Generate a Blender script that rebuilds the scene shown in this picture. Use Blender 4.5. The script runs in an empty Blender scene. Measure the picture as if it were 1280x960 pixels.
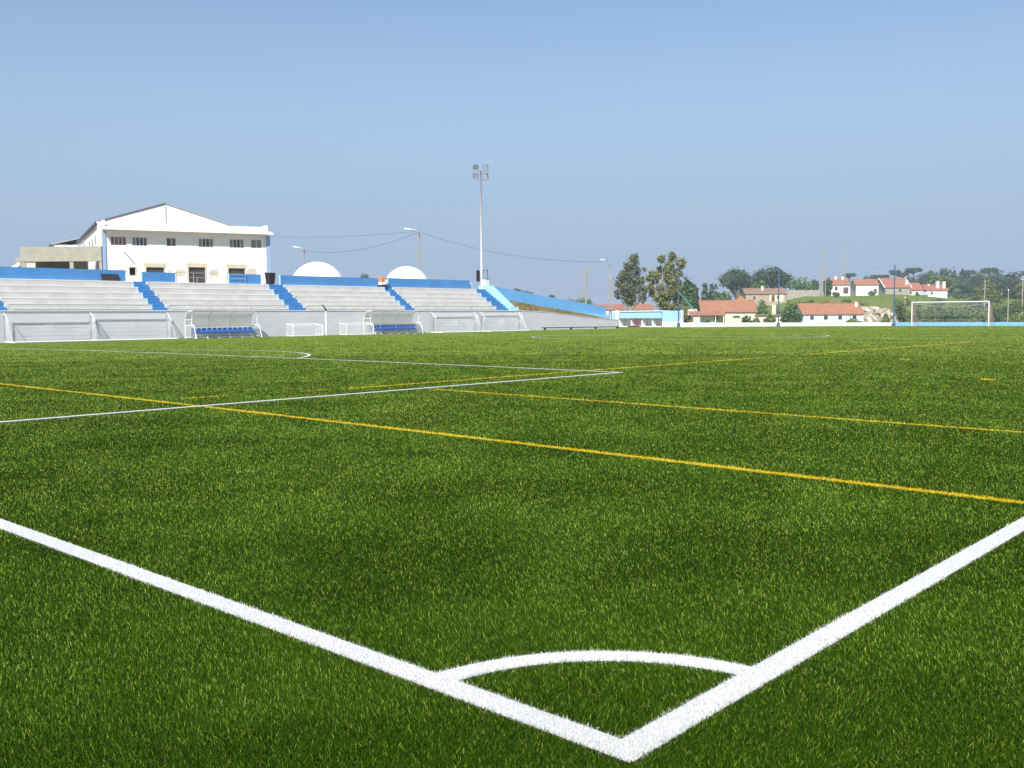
import bpy, math, random
import numpy as np
from mathutils import Vector, Matrix

# ------------------------------------------------------------------ basics
scene = bpy.context.scene
col = scene.collection
R = random.Random(7)
PI = math.pi

# surveyed camera station: X runs along the touchline, Y along the goal line
CAM = (-2.516, -1.770, 1.434)
YAW, PITCH, ROLL, FPX = 0.7338, 0.06887, -0.007023, 1229.5
FWD = (math.cos(YAW), math.sin(YAW))
RGT = (math.sin(YAW), -math.cos(YAW))


def at(px, d):
    """ground position at bearing px (photo column) and depth d metres"""
    l = (px - 640) / FPX * d
    return CAM[0] + FWD[0] * d + RGT[0] * l, CAM[1] + FWD[1] * d + RGT[1] * l


def zat(px, py, d):
    """height seen at photo row py at depth d"""
    return CAM[2] + (395.19 - 0.00703 * (px - 640) - py) / FPX * d


def gz(X, Y):
    """height of the artificial turf: cambered and falling towards the stand"""
    y = np.clip(np.asarray(Y, float), 0, 70)
    return np.where(y < 64, .1547 * (1 - ((y - 32) / 32) ** 2), 0) - .0993 * y / 66 + 0 * np.asarray(X, float)


def sst(a, b, x):
    t = min(max((x - a) / (b - a), 0), 1)
    return t * t * (3 - 2 * t)


# ------------------------------------------------------------------ materials
MATS = {}


def nt(name):
    m = bpy.data.materials.new(name)
    m.use_nodes = True
    n = m.node_tree
    return m, n, n.nodes['Principled BSDF']


def mat(name, rgb, rough=.7, vary=.12, scale=3., bump=0., bscale=None, metal=0., spec=.3, rgb2=None, detail=6, stretch=None):
    if name in MATS:
        return MATS[name]
    m, n, b = nt(name)
    b.inputs['Roughness'].default_value = rough
    b.inputs['Metallic'].default_value = metal
    b.inputs['Specular IOR Level'].default_value = spec
    tc = n.nodes.new('ShaderNodeTexCoord')
    src = tc.outputs['Object']
    if stretch:
        mp = n.nodes.new('ShaderNodeMapping')
        mp.inputs['Scale'].default_value = stretch
        n.links.new(src, mp.inputs[0])
        src = mp.outputs[0]
    no = n.nodes.new('ShaderNodeTexNoise')
    no.inputs['Scale'].default_value = scale
    no.inputs['Detail'].default_value = detail
    no.inputs['Roughness'].default_value = .62
    n.links.new(src, no.inputs['Vector'])
    r = n.nodes.new('ShaderNodeValToRGB')
    c1 = [min(1, c * (1 - vary)) for c in rgb]
    c2 = [min(1, c * (1 + vary)) for c in (rgb2 or rgb)]
    r.color_ramp.elements[0].color = (*c1, 1)
    r.color_ramp.elements[0].position = .3
    r.color_ramp.elements[1].color = (*c2, 1)
    r.color_ramp.elements[1].position = .7
    n.links.new(no.outputs['Fac'], r.inputs[0])
    n.links.new(r.outputs[0], b.inputs['Base Color'])
    if bump:
        n2 = n.nodes.new('ShaderNodeTexNoise')
        n2.inputs['Scale'].default_value = bscale or scale * 6
        n2.inputs['Detail'].default_value = 5
        n.links.new(src, n2.inputs['Vector'])
        bp = n.nodes.new('ShaderNodeBump')
        bp.inputs['Strength'].default_value = bump
        bp.inputs['Distance'].default_value = .05
        n.links.new(n2.outputs['Fac'], bp.inputs['Height'])
        n.links.new(bp.outputs[0], b.inputs['Normal'])
    MATS[name] = m
    return m


def leaf_mat(name, dark, light, trans=.25):
    """leaf colour varies leaf by leaf"""
    if name in MATS:
        return MATS[name]
    m, n, b = nt(name)
    g = n.nodes.new('ShaderNodeNewGeometry')
    r = n.nodes.new('ShaderNodeValToRGB')
    r.color_ramp.elements[0].color = (*dark, 1)
    r.color_ramp.elements[1].color = (*light, 1)
    n.links.new(g.outputs['Random Per Island'], r.inputs[0])
    n.links.new(r.outputs[0], b.inputs['Base Color'])
    b.inputs['Roughness'].default_value = .6
    b.inputs['Specular IOR Level'].default_value = .25
    t = n.nodes.new('ShaderNodeBsdfTranslucent')
    n.links.new(r.outputs[0], t.inputs['Color'])
    mx = n.nodes.new('ShaderNodeMixShader')
    mx.inputs[0].default_value = trans
    n.links.new(b.outputs[0], mx.inputs[1])
    n.links.new(t.outputs[0], mx.inputs[2])
    n.links.new(mx.outputs[0], n.nodes['Material Output'].inputs['Surface'])
    MATS[name] = m
    return m


def tile_mat(name, rgb, rgb2, pitch=.28):
    """clay roof tiles: rolls running down the slope and staining"""
    m, n, b = nt(name)
    b.inputs['Roughness'].default_value = .8
    b.inputs['Specular IOR Level'].default_value = .2
    tc = n.nodes.new('ShaderNodeTexCoord')
    no = n.nodes.new('ShaderNodeTexNoise')
    no.inputs['Scale'].default_value = 1.3
    no.inputs['Detail'].default_value = 8
    no.inputs['Roughness'].default_value = .7
    n.links.new(tc.outputs['Object'], no.inputs['Vector'])
    r = n.nodes.new('ShaderNodeValToRGB')
    r.color_ramp.elements[0].color = (*rgb, 1)
    r.color_ramp.elements[0].position = .3
    r.color_ramp.elements[1].color = (*rgb2, 1)
    r.color_ramp.elements[1].position = .72
    n.links.new(no.outputs['Fac'], r.inputs[0])
    n.links.new(r.outputs[0], b.inputs['Base Color'])
    w = n.nodes.new('ShaderNodeTexWave')
    w.bands_direction = 'X'
    w.inputs['Scale'].default_value = .5 / pitch
    n.links.new(tc.outputs['Object'], w.inputs['Vector'])
    bp = n.nodes.new('ShaderNodeBump')
    bp.inputs['Strength'].default_value = .8
    bp.inputs['Distance'].default_value = .08
    n.links.new(w.outputs['Fac'], bp.inputs['Height'])
    n.links.new(bp.outputs[0], b.inputs['Normal'])
    return m


def glass_mat(name, rgb, rough=.08):
    m, n, b = nt(name)
    b.inputs['Base Color'].default_value = (*rgb, 1)
    b.inputs['Roughness'].default_value = rough
    b.inputs['Specular IOR Level'].default_value = .5
    return m


def sheet_mat(name, rgb, clear):
    """thin translucent plastic"""
    m, n, b = nt(name)
    b.inputs['Base Color'].default_value = (*rgb, 1)
    b.inputs['Roughness'].default_value = .35
    t = n.nodes.new('ShaderNodeBsdfTransparent')
    tl = n.nodes.new('ShaderNodeBsdfTranslucent')
    tl.inputs['Color'].default_value = (*rgb, 1)
    m1 = n.nodes.new('ShaderNodeMixShader')
    m1.inputs[0].default_value = .45
    n.links.new(b.outputs[0], m1.inputs[1])
    n.links.new(tl.outputs[0], m1.inputs[2])
    m2 = n.nodes.new('ShaderNodeMixShader')
    m2.inputs[0].default_value = clear
    n.links.new(m1.outputs[0], m2.inputs[1])
    n.links.new(t.outputs[0], m2.inputs[2])
    n.links.new(m2.outputs[0], n.nodes['Material Output'].inputs['Surface'])
    return m


WHITE = mat('white paint on render', (.82, .81, .78), .75, .05, .6, .15, 30)
WHITE2 = mat('white painted steel', (.8, .8, .78), .4, .06, 4)
CONC = mat('pale painted concrete', (.56, .55, .515), .85, .09, .9, .2, 25, rgb2=(.60, .59, .55))
GREYWALL = mat('grey rendered wall', (.66, .675, .67), .85, .07, .5, .2, 20, stretch=(1, 1, 2))
BEIGE = mat('bare beige concrete', (.34, .33, .27), .9, .14, 1.2, .3, 20)
PATCH = mat('unpainted plaster patch', (.56, .50, .38), .9, .16, 3, .3, 20)
BLUE = mat('blue wall paint', (.078, .26, .56), .6, .12, .8, .1, 30)
EDGE = mat('faded pale blue edge paint', (.55, .72, .82), .7, .06, 2)
STEPBLUE = mat('blue step paint', (.062, .25, .52), .65, .14, 2, .1, 30)
PALELITBLUE = mat('pale blue wall paint', (.37, .66, .87), .6, .06, .8, .1, 30)  # paler than the blue paint, with sunlight put into its colour
POLEBLUE = mat('blue painted pole', (.055, .14, .27), .45, .1, 4)
SEATBLUE = mat('blue moulded plastic', (.02, .12, .42), .35, .1, 6, spec=.5)
PILLAR = mat('blue grey pillar paint', (.26, .38, .56), .6, .1, 1)
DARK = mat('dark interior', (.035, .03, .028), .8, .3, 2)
BLACK = mat('black plastic', (.018, .018, .02), .5, .2, 6)
STEEL = mat('galvanised steel', (.45, .47, .48), .45, .1, 8, metal=.3)
GREYSTEEL = mat('grey painted tube', (.30, .32, .33), .5, .1, 8)
POLECONC = mat('weathered pole concrete', (.33, .30, .265), .9, .2, 3, .2)
BARK = mat('bark', (.16, .12, .085), .9, .3, 6, .5, 30)
PALEBARK = mat('pale bark', (.34, .29, .23), .9, .3, 6, .4, 30)
TILE = tile_mat('orange clay tiles', (.36, .155, .09), (.50, .25, .15))
TILEOLD = tile_mat('weathered clay tiles', (.27, .165, .115), (.40, .26, .185))
TILERED = tile_mat('red clay tiles', (.35, .14, .10), (.48, .22, .155))
PALEROOF = mat('white coated roof sheet', (.80, .80, .78), .5, .04, 1, .1, 12)
GREYROOF = mat('grey roof sheet', (.42, .43, .44), .6, .1, 1, .2, 8)
ROOFEDGE = mat('dark roof flashing', (.10, .10, .11), .6, .2, 4)
CREAM = mat('cream render', (.66, .62, .50), .85, .08, 1.5, .2, 15)
PALEWALL = mat('pale blue render', (.62, .72, .80), .85, .08, 1.5, .2, 15)
STONE = mat('rubble stone', (.30, .23, .16), .9, .35, 2.5, .6, 8, rgb2=(.46, .38, .28))
GREYSTONE = mat('grey dry stone', (.27, .25, .22), .9, .35, 2.5, .6, 8, rgb2=(.40, .37, .32))
ROCK = mat('pale cut rock', (.28, .23, .16), .9, .3, .7, .7, 3, rgb2=(.60, .55, .45))
PANE = glass_mat('window pane', (.05, .06, .07))
CURTAIN = mat('reddish curtain behind pane', (.22, .11, .09), .6, .2, 6)
CURTAIN2 = mat('greenish curtain behind pane', (.20, .24, .17), .6, .2, 6)
NETM = mat('white net cord', (.72, .73, .73), .8, .05, 5)
NETPINK = mat('faded pinkish net cord', (.50, .36, .34), .8, .08, 5)
COVER = sheet_mat('cream translucent sheet', (.80, .77, .66), .28)
CLEAR = sheet_mat('clear plastic side sheet', (.75, .78, .78), .72)
RED = mat('red cloth', (.62, .15, .16), .8, .2, 9)
ORANGE = mat('orange plastic', (.72, .22, .08), .5, .1, 4)


# ------------------------------------------------------------------ mesh builder
class MB:
    def __init__(s):
        s.v, s.f = [], []

    def add(s, v, f):
        o = len(s.v)
        s.v += [tuple(map(float, p)) for p in v]
        s.f += [tuple(i + o for i in q) for q in f]
        return s

    def box(s, x0, x1, y0, y1, z0, z1):
        return s.add([(x0, y0, z0), (x1, y0, z0), (x1, y1, z0), (x0, y1, z0), (x0, y0, z1), (x1, y0, z1), (x1, y1, z1), (x0, y1, z1)],
                     [(0, 3, 2, 1), (4, 5, 6, 7), (0, 1, 5, 4), (1, 2, 6, 5), (2, 3, 7, 6), (3, 0, 4, 7)])

    def cbox(s, c, d, rot=None):
        o = len(s.v)
        x, y, z = [k / 2 for k in d]
        s.box(-x, x, -y, y, -z, z)
        for i in range(o, len(s.v)):
            p = Vector(s.v[i])
            if rot is not None:
                p = rot @ p
            s.v[i] = tuple(p + Vector(c))
        return s

    def prism(s, poly, a0, a1, axis='x'):
        """poly of (u,v) pairs extruded along axis: x->(y,z) y->(x,z) z->(x,y)"""
        n = len(poly)
        fn = {'x': lambda u, v, a: (a, u, v), 'y': lambda u, v, a: (u, a, v), 'z': lambda u, v, a: (u, v, a)}[axis]
        v = [fn(p[0], p[1], a0) for p in poly] + [fn(p[0], p[1], a1) for p in poly]
        f = [tuple(range(n - 1, -1, -1)), tuple(range(n, 2 * n))] + [(i, (i + 1) % n, (i + 1) % n + n, i + n) for i in range(n)]
        return s.add(v, f)

    def tube(s, pts, r, n=8, cap=True):
        pts = [Vector(p) for p in pts]
        rr = r if isinstance(r, (list, tuple)) else [r] * len(pts)
        o = len(s.v)
        for i, p in enumerate(pts):
            t = (pts[min(i + 1, len(pts) - 1)] - pts[max(i - 1, 0)]).normalized()
            a = Vector((0, 0, 1)) if abs(t.z) < .9 else Vector((1, 0, 0))
            u = t.cross(a).normalized()
            w = t.cross(u)
            for k in range(n):
                an = 2 * PI * k / n
                s.v.append(tuple(p + (u * math.cos(an) + w * math.sin(an)) * rr[i]))
        for i in range(len(pts) - 1):
            for k in range(n):
                s.f.append((o + i * n + k, o + i * n + (k + 1) % n, o + (i + 1) * n + (k + 1) % n, o + (i + 1) * n + k))
        if cap:
            s.f.append(tuple(o + k for k in range(n)))
            s.f.append(tuple(o + (len(pts) - 1) * n + k for k in range(n - 1, -1, -1)))
        return s

    def lathe(s, prof, c=(0, 0, 0), n=24):
        o = len(s.v)
        for r, z in prof:
            for k in range(n):
                a = 2 * PI * k / n
                s.v.append((c[0] + r * math.cos(a), c[1] + r * math.sin(a), c[2] + z))
        for i in range(len(prof) - 1):
            for k in range(n):
                s.f.append((o + i * n + k, o + i * n + (k + 1) % n, o + (i + 1) * n + (k + 1) % n, o + (i + 1) * n + k))
        return s

    def net(s, a, b, c, d, step, r=.0035):
        """cords strung over the patch a-b-c-d"""
        a, b, c, d = map(Vector, (a, b, c, d))
        nu = max(2, int(round(((b - a).length + (c - d).length) / 2 / step)))
        nv = max(2, int(round(((d - a).length + (c - b).length) / 2 / step)))
        for i in range(nu + 1):
            t = i / nu
            s.tube([a.lerp(b, t), d.lerp(c, t)], r, 3, False)
        for j in range(nv + 1):
            t = j / nv
            s.tube([a.lerp(d, t), b.lerp(c, t)], r, 3, False)
        return s

    def build(s, name, m, parent=None, smooth=False, bevel=0):
        me = bpy.data.meshes.new(name)
        me.from_pydata(s.v, [], s.f)
        me.materials.append(m)
        o = bpy.data.objects.new(name, me)
        col.objects.link(o)
        if smooth:
            me.polygons.foreach_set('use_smooth', [True] * len(me.polygons))
        if bevel:
            md = o.modifiers.new('bevel', 'BEVEL')
            md.width = bevel
            md.segments = 2
        if parent:
            o.parent = parent
        return o


def tag(o, label, cat, group=None, kind=None):
    if label:
        o['label'] = label
    if cat:
        o['category'] = cat
    if group:
        o['group'] = group
    if kind:
        o['kind'] = kind
    return o


def thing(name, label, cat, loc=(0, 0, 0), rz=0, group=None):
    o = bpy.data.objects.new(name, None)
    col.objects.link(o)
    o.location = loc
    o.rotation_euler = (0, 0, rz)
    o.empty_display_size = .3
    return tag(o, label, cat, group)


def dup(root, loc, rz=0, label=None, scale=None, group=None):
    c = root.copy()
    col.objects.link(c)
    c.location = loc
    c.rotation_euler = (0, 0, rz)
    if scale:
        c.scale = scale if isinstance(scale, tuple) else (scale,) * 3
    if label:
        c['label'] = label
    if group:
        c['group'] = group
    for ch in list(root.children):
        k = ch.copy()
        col.objects.link(k)
        k.parent = c
        for g in list(ch.children):
            q = g.copy()
            col.objects.link(q)
            q.parent = k
    return c


def struct(o):
    o['kind'] = 'structure'
    return o


def npmesh(name, V, F, m, smooth=False, attr=None):
    """mesh straight from numpy: V (n,3), F (k,3) or (k,4)"""
    me = bpy.data.meshes.new(name)
    k = F.shape[1]
    me.vertices.add(len(V))
    me.vertices.foreach_set('co', np.ascontiguousarray(V, np.float32).ravel())
    me.loops.add(F.size)
    me.loops.foreach_set('vertex_index', np.ascontiguousarray(F, np.int32).ravel())
    me.polygons.add(len(F))
    me.polygons.foreach_set('loop_start', np.arange(0, F.size, k, dtype=np.int32))
    me.polygons.foreach_set('loop_total', np.full(len(F), k, np.int32))
    if attr is not None:
        a = me.attributes.new('tint', 'FLOAT', 'POINT')
        a.data.foreach_set('value', np.ascontiguousarray(attr, np.float32))
    me.update(calc_edges=True)
    me.materials.append(m)
    if smooth:
        me.polygons.foreach_set('use_smooth', [True] * len(me.polygons))
    return me


# ------------------------------------------------------------------ terrain
def terrain(X, Y):
    dx, dy = X - CAM[0], Y - CAM[1]
    d = dx * FWD[0] + dy * FWD[1]
    l = dx * RGT[0] + dy * RGT[1]
    z = -.55
    if d > 20:
        px = 640 + FPX * l / d
        z -= .6 * sst(120, 170, d)
        m = sst(880, 1010, px)
        z += m * ((8.4 - 1.3 * sst(1125, 1185, px)) * sst(212, 305, d) + 2.2 * sst(310, 420, d) + 9 * sst(430, 900, d))
        z += (1 - m) * 5 * sst(350, 1200, d)
        z += .35 * math.sin(X * .11 + 1.3) * math.sin(Y * .09) * sst(110, 180, d)
    return z


def build_terrain():
    rs = [0, 6, 14, 25, 40, 60, 80, 95] + [110 + 6 * i for i in range(60)] + [490, 530, 580, 650, 750, 900, 1200, 1600]
    na = 240
    V, F = [], []
    for r in rs:
        for k in range(na):
            a = 2 * PI * k / na
            X, Y = CAM[0] + r * math.cos(a), CAM[1] + r * math.sin(a)
            V.append((X, Y, terrain(X, Y)))
    for i in range(len(rs) - 1):
        for k in range(na):
            F.append((i * na + k, i * na + (k + 1) % na, (i + 1) * na + (k + 1) % na, (i + 1) * na + k))
    # grass field with dry patches
    m, n, b = nt('meadow')
    b.inputs['Roughness'].default_value = .9
    b.inputs['Specular IOR Level'].default_value = .15
    tc = n.nodes.new('ShaderNodeTexCoord')
    def noise(s, d=6):
        q = n.nodes.new('ShaderNodeTexNoise')
        q.inputs['Scale'].default_value = s
        q.inputs['Detail'].default_value = d
        q.inputs['Roughness'].default_value = .65
        n.links.new(tc.outputs['Object'], q.inputs['Vector'])
        return q
    q1, q2 = noise(.045), noise(.9)
    r1 = n.nodes.new('ShaderNodeValToRGB')
    r1.color_ramp.elements[0].color = (.140, .200, .026, 1)
    r1.color_ramp.elements[0].position = .5
    r1.color_ramp.elements[1].color = (.24, .20, .085, 1)
    r1.color_ramp.elements[1].position = .74
    n.links.new(q1.outputs['Fac'], r1.inputs[0])
    mx = n.nodes.new('ShaderNodeMix')
    mx.data_type = 'RGBA'
    mx.blend_type = 'OVERLAY'
    mx.inputs['Factor'].default_value = .6
    n.links.new(r1.outputs[0], mx.inputs['A'])
    n.links.new(q2.outputs['Fac'], mx.inputs['B'])
    n.links.new(mx.outputs['Result'], b.inputs['Base Color'])
    bp = n.nodes.new('ShaderNodeBump')
    bp.inputs['Strength'].default_value = .8
    bp.inputs['Distance'].default_value = .4
    n.links.new(q2.outputs['Fac'], bp.inputs['Height'])
    n.links.new(bp.outputs[0], b.inputs['Normal'])
    me = npmesh('terrain', np.array(V), np.array(F), m, True)
    o = bpy.data.objects.new('terrain', me)
    col.objects.link(o)
    struct(o)
    return m


MEADOW = build_terrain()


def build_terrace():
    """raised ground behind the stand, ramping down to the right"""
    xs = [-60 + 3 * i for i in range(53)] + [97.4, 97.9, 98.4, 98.9, 99.6, 102, 108, 115]
    ys = [72.12] + [75 + 4 * i for i in range(16)] + [140, 146, 152, 160]
    def h(x, y):
        t = min(max((x - 75) / 22.5, 0), 1)
        z = 4.25 - 3.15 * t
        z += (-1.7) * sst(97.4, 99.6, x)
        z = z * (1 - sst(137, 160, y)) - 1.3 * sst(137, 160, y)
        return z
    V = [(x, y, h(x, y)) for x in xs for y in ys]
    n = len(ys)
    F = [(i * n + j, (i + 1) * n + j, (i + 1) * n + j + 1, i * n + j + 1) for i in range(len(xs) - 1) for j in range(n - 1)]
    m = mat('bare packed earth', (.30, .25, .17), .95, .3, .5, .4, 6)
    o = bpy.data.objects.new('raised_ground', npmesh('raised_ground', np.array(V), np.array(F), m, True))
    col.objects.link(o)
    struct(o)


build_terrace()

# ------------------------------------------------------------------ artificial turf
GREEN_A, GREEN_B = (.016, .042, .002), (.38, .48, .065)


def turf_sheet_mat():
    m, n, b = nt('artificial turf')
    b.inputs['Roughness'].default_value = .55
    b.inputs['Specular IOR Level'].default_value = .02
    tc = n.nodes.new('ShaderNodeTexCoord')
    def noise(s, d, stretch=None):
        q = n.nodes.new('ShaderNodeTexNoise')
        q.inputs['Scale'].default_value = s
        q.inputs['Detail'].default_value = d
        q.inputs['Roughness'].default_value = .6
        n.links.new(tc.outputs['Object'], q.inputs['Vector'])
        return q
    fine, mid, big = noise(70, 3), noise(6, 4), noise(.35, 5)
    def ramp(src, c1, c2, p1, p2):
        r = n.nodes.new('ShaderNodeValToRGB')
        r.color_ramp.elements[0].color = (*c1, 1)
        r.color_ramp.elements[0].position = p1
        r.color_ramp.elements[1].color = (*c2, 1)
        r.color_ramp.elements[1].position = p2
        n.links.new(src.outputs['Fac'], r.inputs[0])
        return r
    base = ramp(fine, TURF_LO, TURF_HI, .3, .7)
    g1 = ramp(mid, (.82, .82, .82), (1.18, 1.18, 1.18), .3, .7)
    g2 = ramp(big, (.88, .90, .9), (1.12, 1.1, 1.1), .3, .7)
    out = base.outputs[0]
    for g in (g1, g2):
        mx = n.nodes.new('ShaderNodeMix')
        mx.data_type = 'RGBA'
        mx.blend_type = 'MULTIPLY'
        mx.inputs['Factor'].default_value = 1
        n.links.new(out, mx.inputs['A'])
        n.links.new(g.outputs[0], mx.inputs['B'])
        out = mx.outputs['Result']
    n.links.new(out, b.inputs['Base Color'])
    bp = n.nodes.new('ShaderNodeBump')
    bp.inputs['Strength'].default_value = .7
    bp.inputs['Distance'].default_value = .02
    n.links.new(fine.outputs['Fac'], bp.inputs['Height'])
    n.links.new(bp.outputs[0], b.inputs['Normal'])
    return m


TURF_LO, TURF_HI = (.010, .014, .004), (.026, .034, .010)


def blade_mat(name, a, b_, trans=.3, rough=.45, spec=.4, mid=None):
    m, n, b = nt(name)
    at_ = n.nodes.new('ShaderNodeAttribute')
    at_.attribute_name = 'tint'
    r = n.nodes.new('ShaderNodeValToRGB')
    r.color_ramp.elements[0].color = (*a, 1)
    r.color_ramp.elements[1].color = (*b_, 1)
    if mid:
        e = r.color_ramp.elements.new(.4)
        e.color = (*mid, 1)
        e = r.color_ramp.elements.new(.93)
        e.color = (*b_, 1)
        r.color_ramp.elements[-1].color = (.52, .57, .26, 1)  # glints painted in as the palest few fibres
    n.links.new(at_.outputs['Fac'], r.inputs[0])
    n.links.new(r.outputs[0], b.inputs['Base Color'])
    b.inputs['Roughness'].default_value = rough
    b.inputs['Specular IOR Level'].default_value = spec
    t = n.nodes.new('ShaderNodeBsdfTranslucent')
    n.links.new(r.outputs[0], t.inputs['Color'])
    mx = n.nodes.new('ShaderNodeMixShader')
    mx.inputs[0].default_value = trans
    n.links.new(b.outputs[0], mx.inputs[1])
    n.links.new(t.outputs[0], mx.inputs[2])
    n.links.new(mx.outputs[0], n.nodes['Material Output'].inputs['Surface'])
    return m


def build_turf():
    xs = np.arange(-14, 104.01, 2.0)
    ys = np.concatenate([np.arange(-16, 0, 2.0), np.arange(0, 67, 1.0), [67.0]])
    V = np.array([(x, y, float(gz(x, y))) for x in xs for y in ys])
    n = len(ys)
    F = np.array([(i * n + j, (i + 1) * n + j, (i + 1) * n + j + 1, i * n + j + 1) for i in range(len(xs) - 1) for j in range(n - 1)])
    m = turf_sheet_mat()
    o = bpy.data.objects.new('pitch_turf', npmesh('pitch_turf', V, F, m))
    col.objects.link(o)
    struct(o)
    MB().add([(91.5, 67, -.1), (104, 67, -.1), (104, 79, -.1), (91.5, 79, -.1)], [(0, 1, 2, 3)]).build('turf_corner', m)
    struct(bpy.data.objects['turf_corner'])


build_turf()

LW, CR = .125, 1.035
W_, L_ = 63.93, 100.75
Y0, Y1 = (W_ - 40.32) / 2, (W_ + 40.32) / 2
G0, G1 = (W_ - 18.32) / 2, (W_ + 18.32) / 2
YW = .10
# every painted marking: name, list of straight pieces (x0,x1,y0,y1), list of arcs (cx,cy,r0,r1,a0,a1), colour
MARKS = [
    ('goal_line_marking', [(0, LW, 0, W_)], [], 'w'),
    ('touchline_marking', [(LW, L_, 0, LW)], [], 'w'),
    ('corner_arc_marking', [], [(0, 0, CR - .12, CR, .121, PI / 2 - .121)], 'w'),
    ('penalty_area_marking', [(LW, 16.38, Y0, Y0 + LW), (LW, 16.38, Y1 - LW, Y1), (16.38, 16.5, Y0, Y1)], [], 'w'),
    ('goal_area_marking', [(LW, 5.38, G0, G0 + LW), (LW, 5.38, G1 - LW, G1), (5.38, 5.5, G0, G1)], [], 'w'),
    ('penalty_arc_marking', [], [(11, W_ / 2, 9.03, 9.15, -.92, .92)], 'w'),
    ('halfway_line_marking', [(L_ / 2 - .06, L_ / 2 + .06, LW, W_ - LW)], [], 'w'),
    ('centre_circle_marking', [], [(L_ / 2, W_ / 2, 9.03, 9.15, 0, 2 * PI)], 'w'),
    ('far_touchline_marking', [(LW, L_, W_ - LW, W_)], [], 'w'),
    ('far_goal_line_marking', [(L_ - LW, L_, LW, W_ - LW)], [], 'w'),
    ('far_penalty_area_marking', [(L_ - 16.38, L_ - LW, Y0, Y0 + LW), (L_ - 16.38, L_ - LW, Y1 - LW, Y1), (L_ - 16.5, L_ - 16.38, Y0, Y1)], [], 'w'),
    ('yellow_cross_line_marking', [(5.44, 5.55, .13, 52)], [], 'y'),
    ('yellow_inner_line_marking', [(10.1, 10.19, .6, 11.7)], [], 'y'),
    ('yellow_long_line_marking', [(9.2, 26.4, 12.94, 13.05), (28.5, 47, 12.94, 13.05)], [], 'y'),
    ('yellow_dash_marking', [(6.0, 6.9, 13.37, 13.43), (8.2, 8.9, 13.12, 13.18)], [], 'y'),
    ('yellow_spot_marking', [], [(19.5, 4.62, 0, .16, 0, 2 * PI)], 'y'),
    ('yellow_far_spot_marking', [], [(27.2, 9.2, 0, .16, 0, 2 * PI)], 'y'),
]


def mark_mesh(pieces, arcs, rise=.0013):
    V, F = [], []
    for (x0, x1, y0, y1) in pieces:
        nx = max(1, int((x1 - x0) / 2)) if x1 - x0 > 1 else 1
        if y1 - y0 > 1:
            cuts = [y0] + [float(k) for k in range(math.ceil(y0 + 1e-6), math.ceil(y1)) if y0 < k < y1] + [y1]
        else:
            cuts = [y0, y1]
        xs = np.linspace(x0, x1, nx + 1)
        o = len(V)
        for x in xs:
            for y in cuts:
                V.append((x, y, float(gz(x, y)) + min(.018, .002 + rise * math.hypot(x - CAM[0], y - CAM[1]))))
        n = len(cuts)
        for i in range(nx):
            for j in range(n - 1):
                F.append((o + i * n + j, o + (i + 1) * n + j, o + (i + 1) * n + j + 1, o + i * n + j + 1))
    for (cx, cy, r0, r1, a0, a1) in arcs:
        n = max(16, int((a1 - a0) * r1 * 3))
        o = len(V)
        for k in range(n + 1):
            a = a0 + (a1 - a0) * k / n
            for r in (max(r0, .001), r1):
                x, y = cx + r * math.cos(a), cy + r * math.sin(a)
                V.append((x, y, float(gz(x, y)) + min(.0185, .0025 + rise * math.hypot(x - CAM[0], y - CAM[1]))))
        for k in range(n):
            F.append((o + 2 * k, o + 2 * k + 1, o + 2 * k + 3, o + 2 * k + 2))
    return np.array(V), np.array(F)


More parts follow.
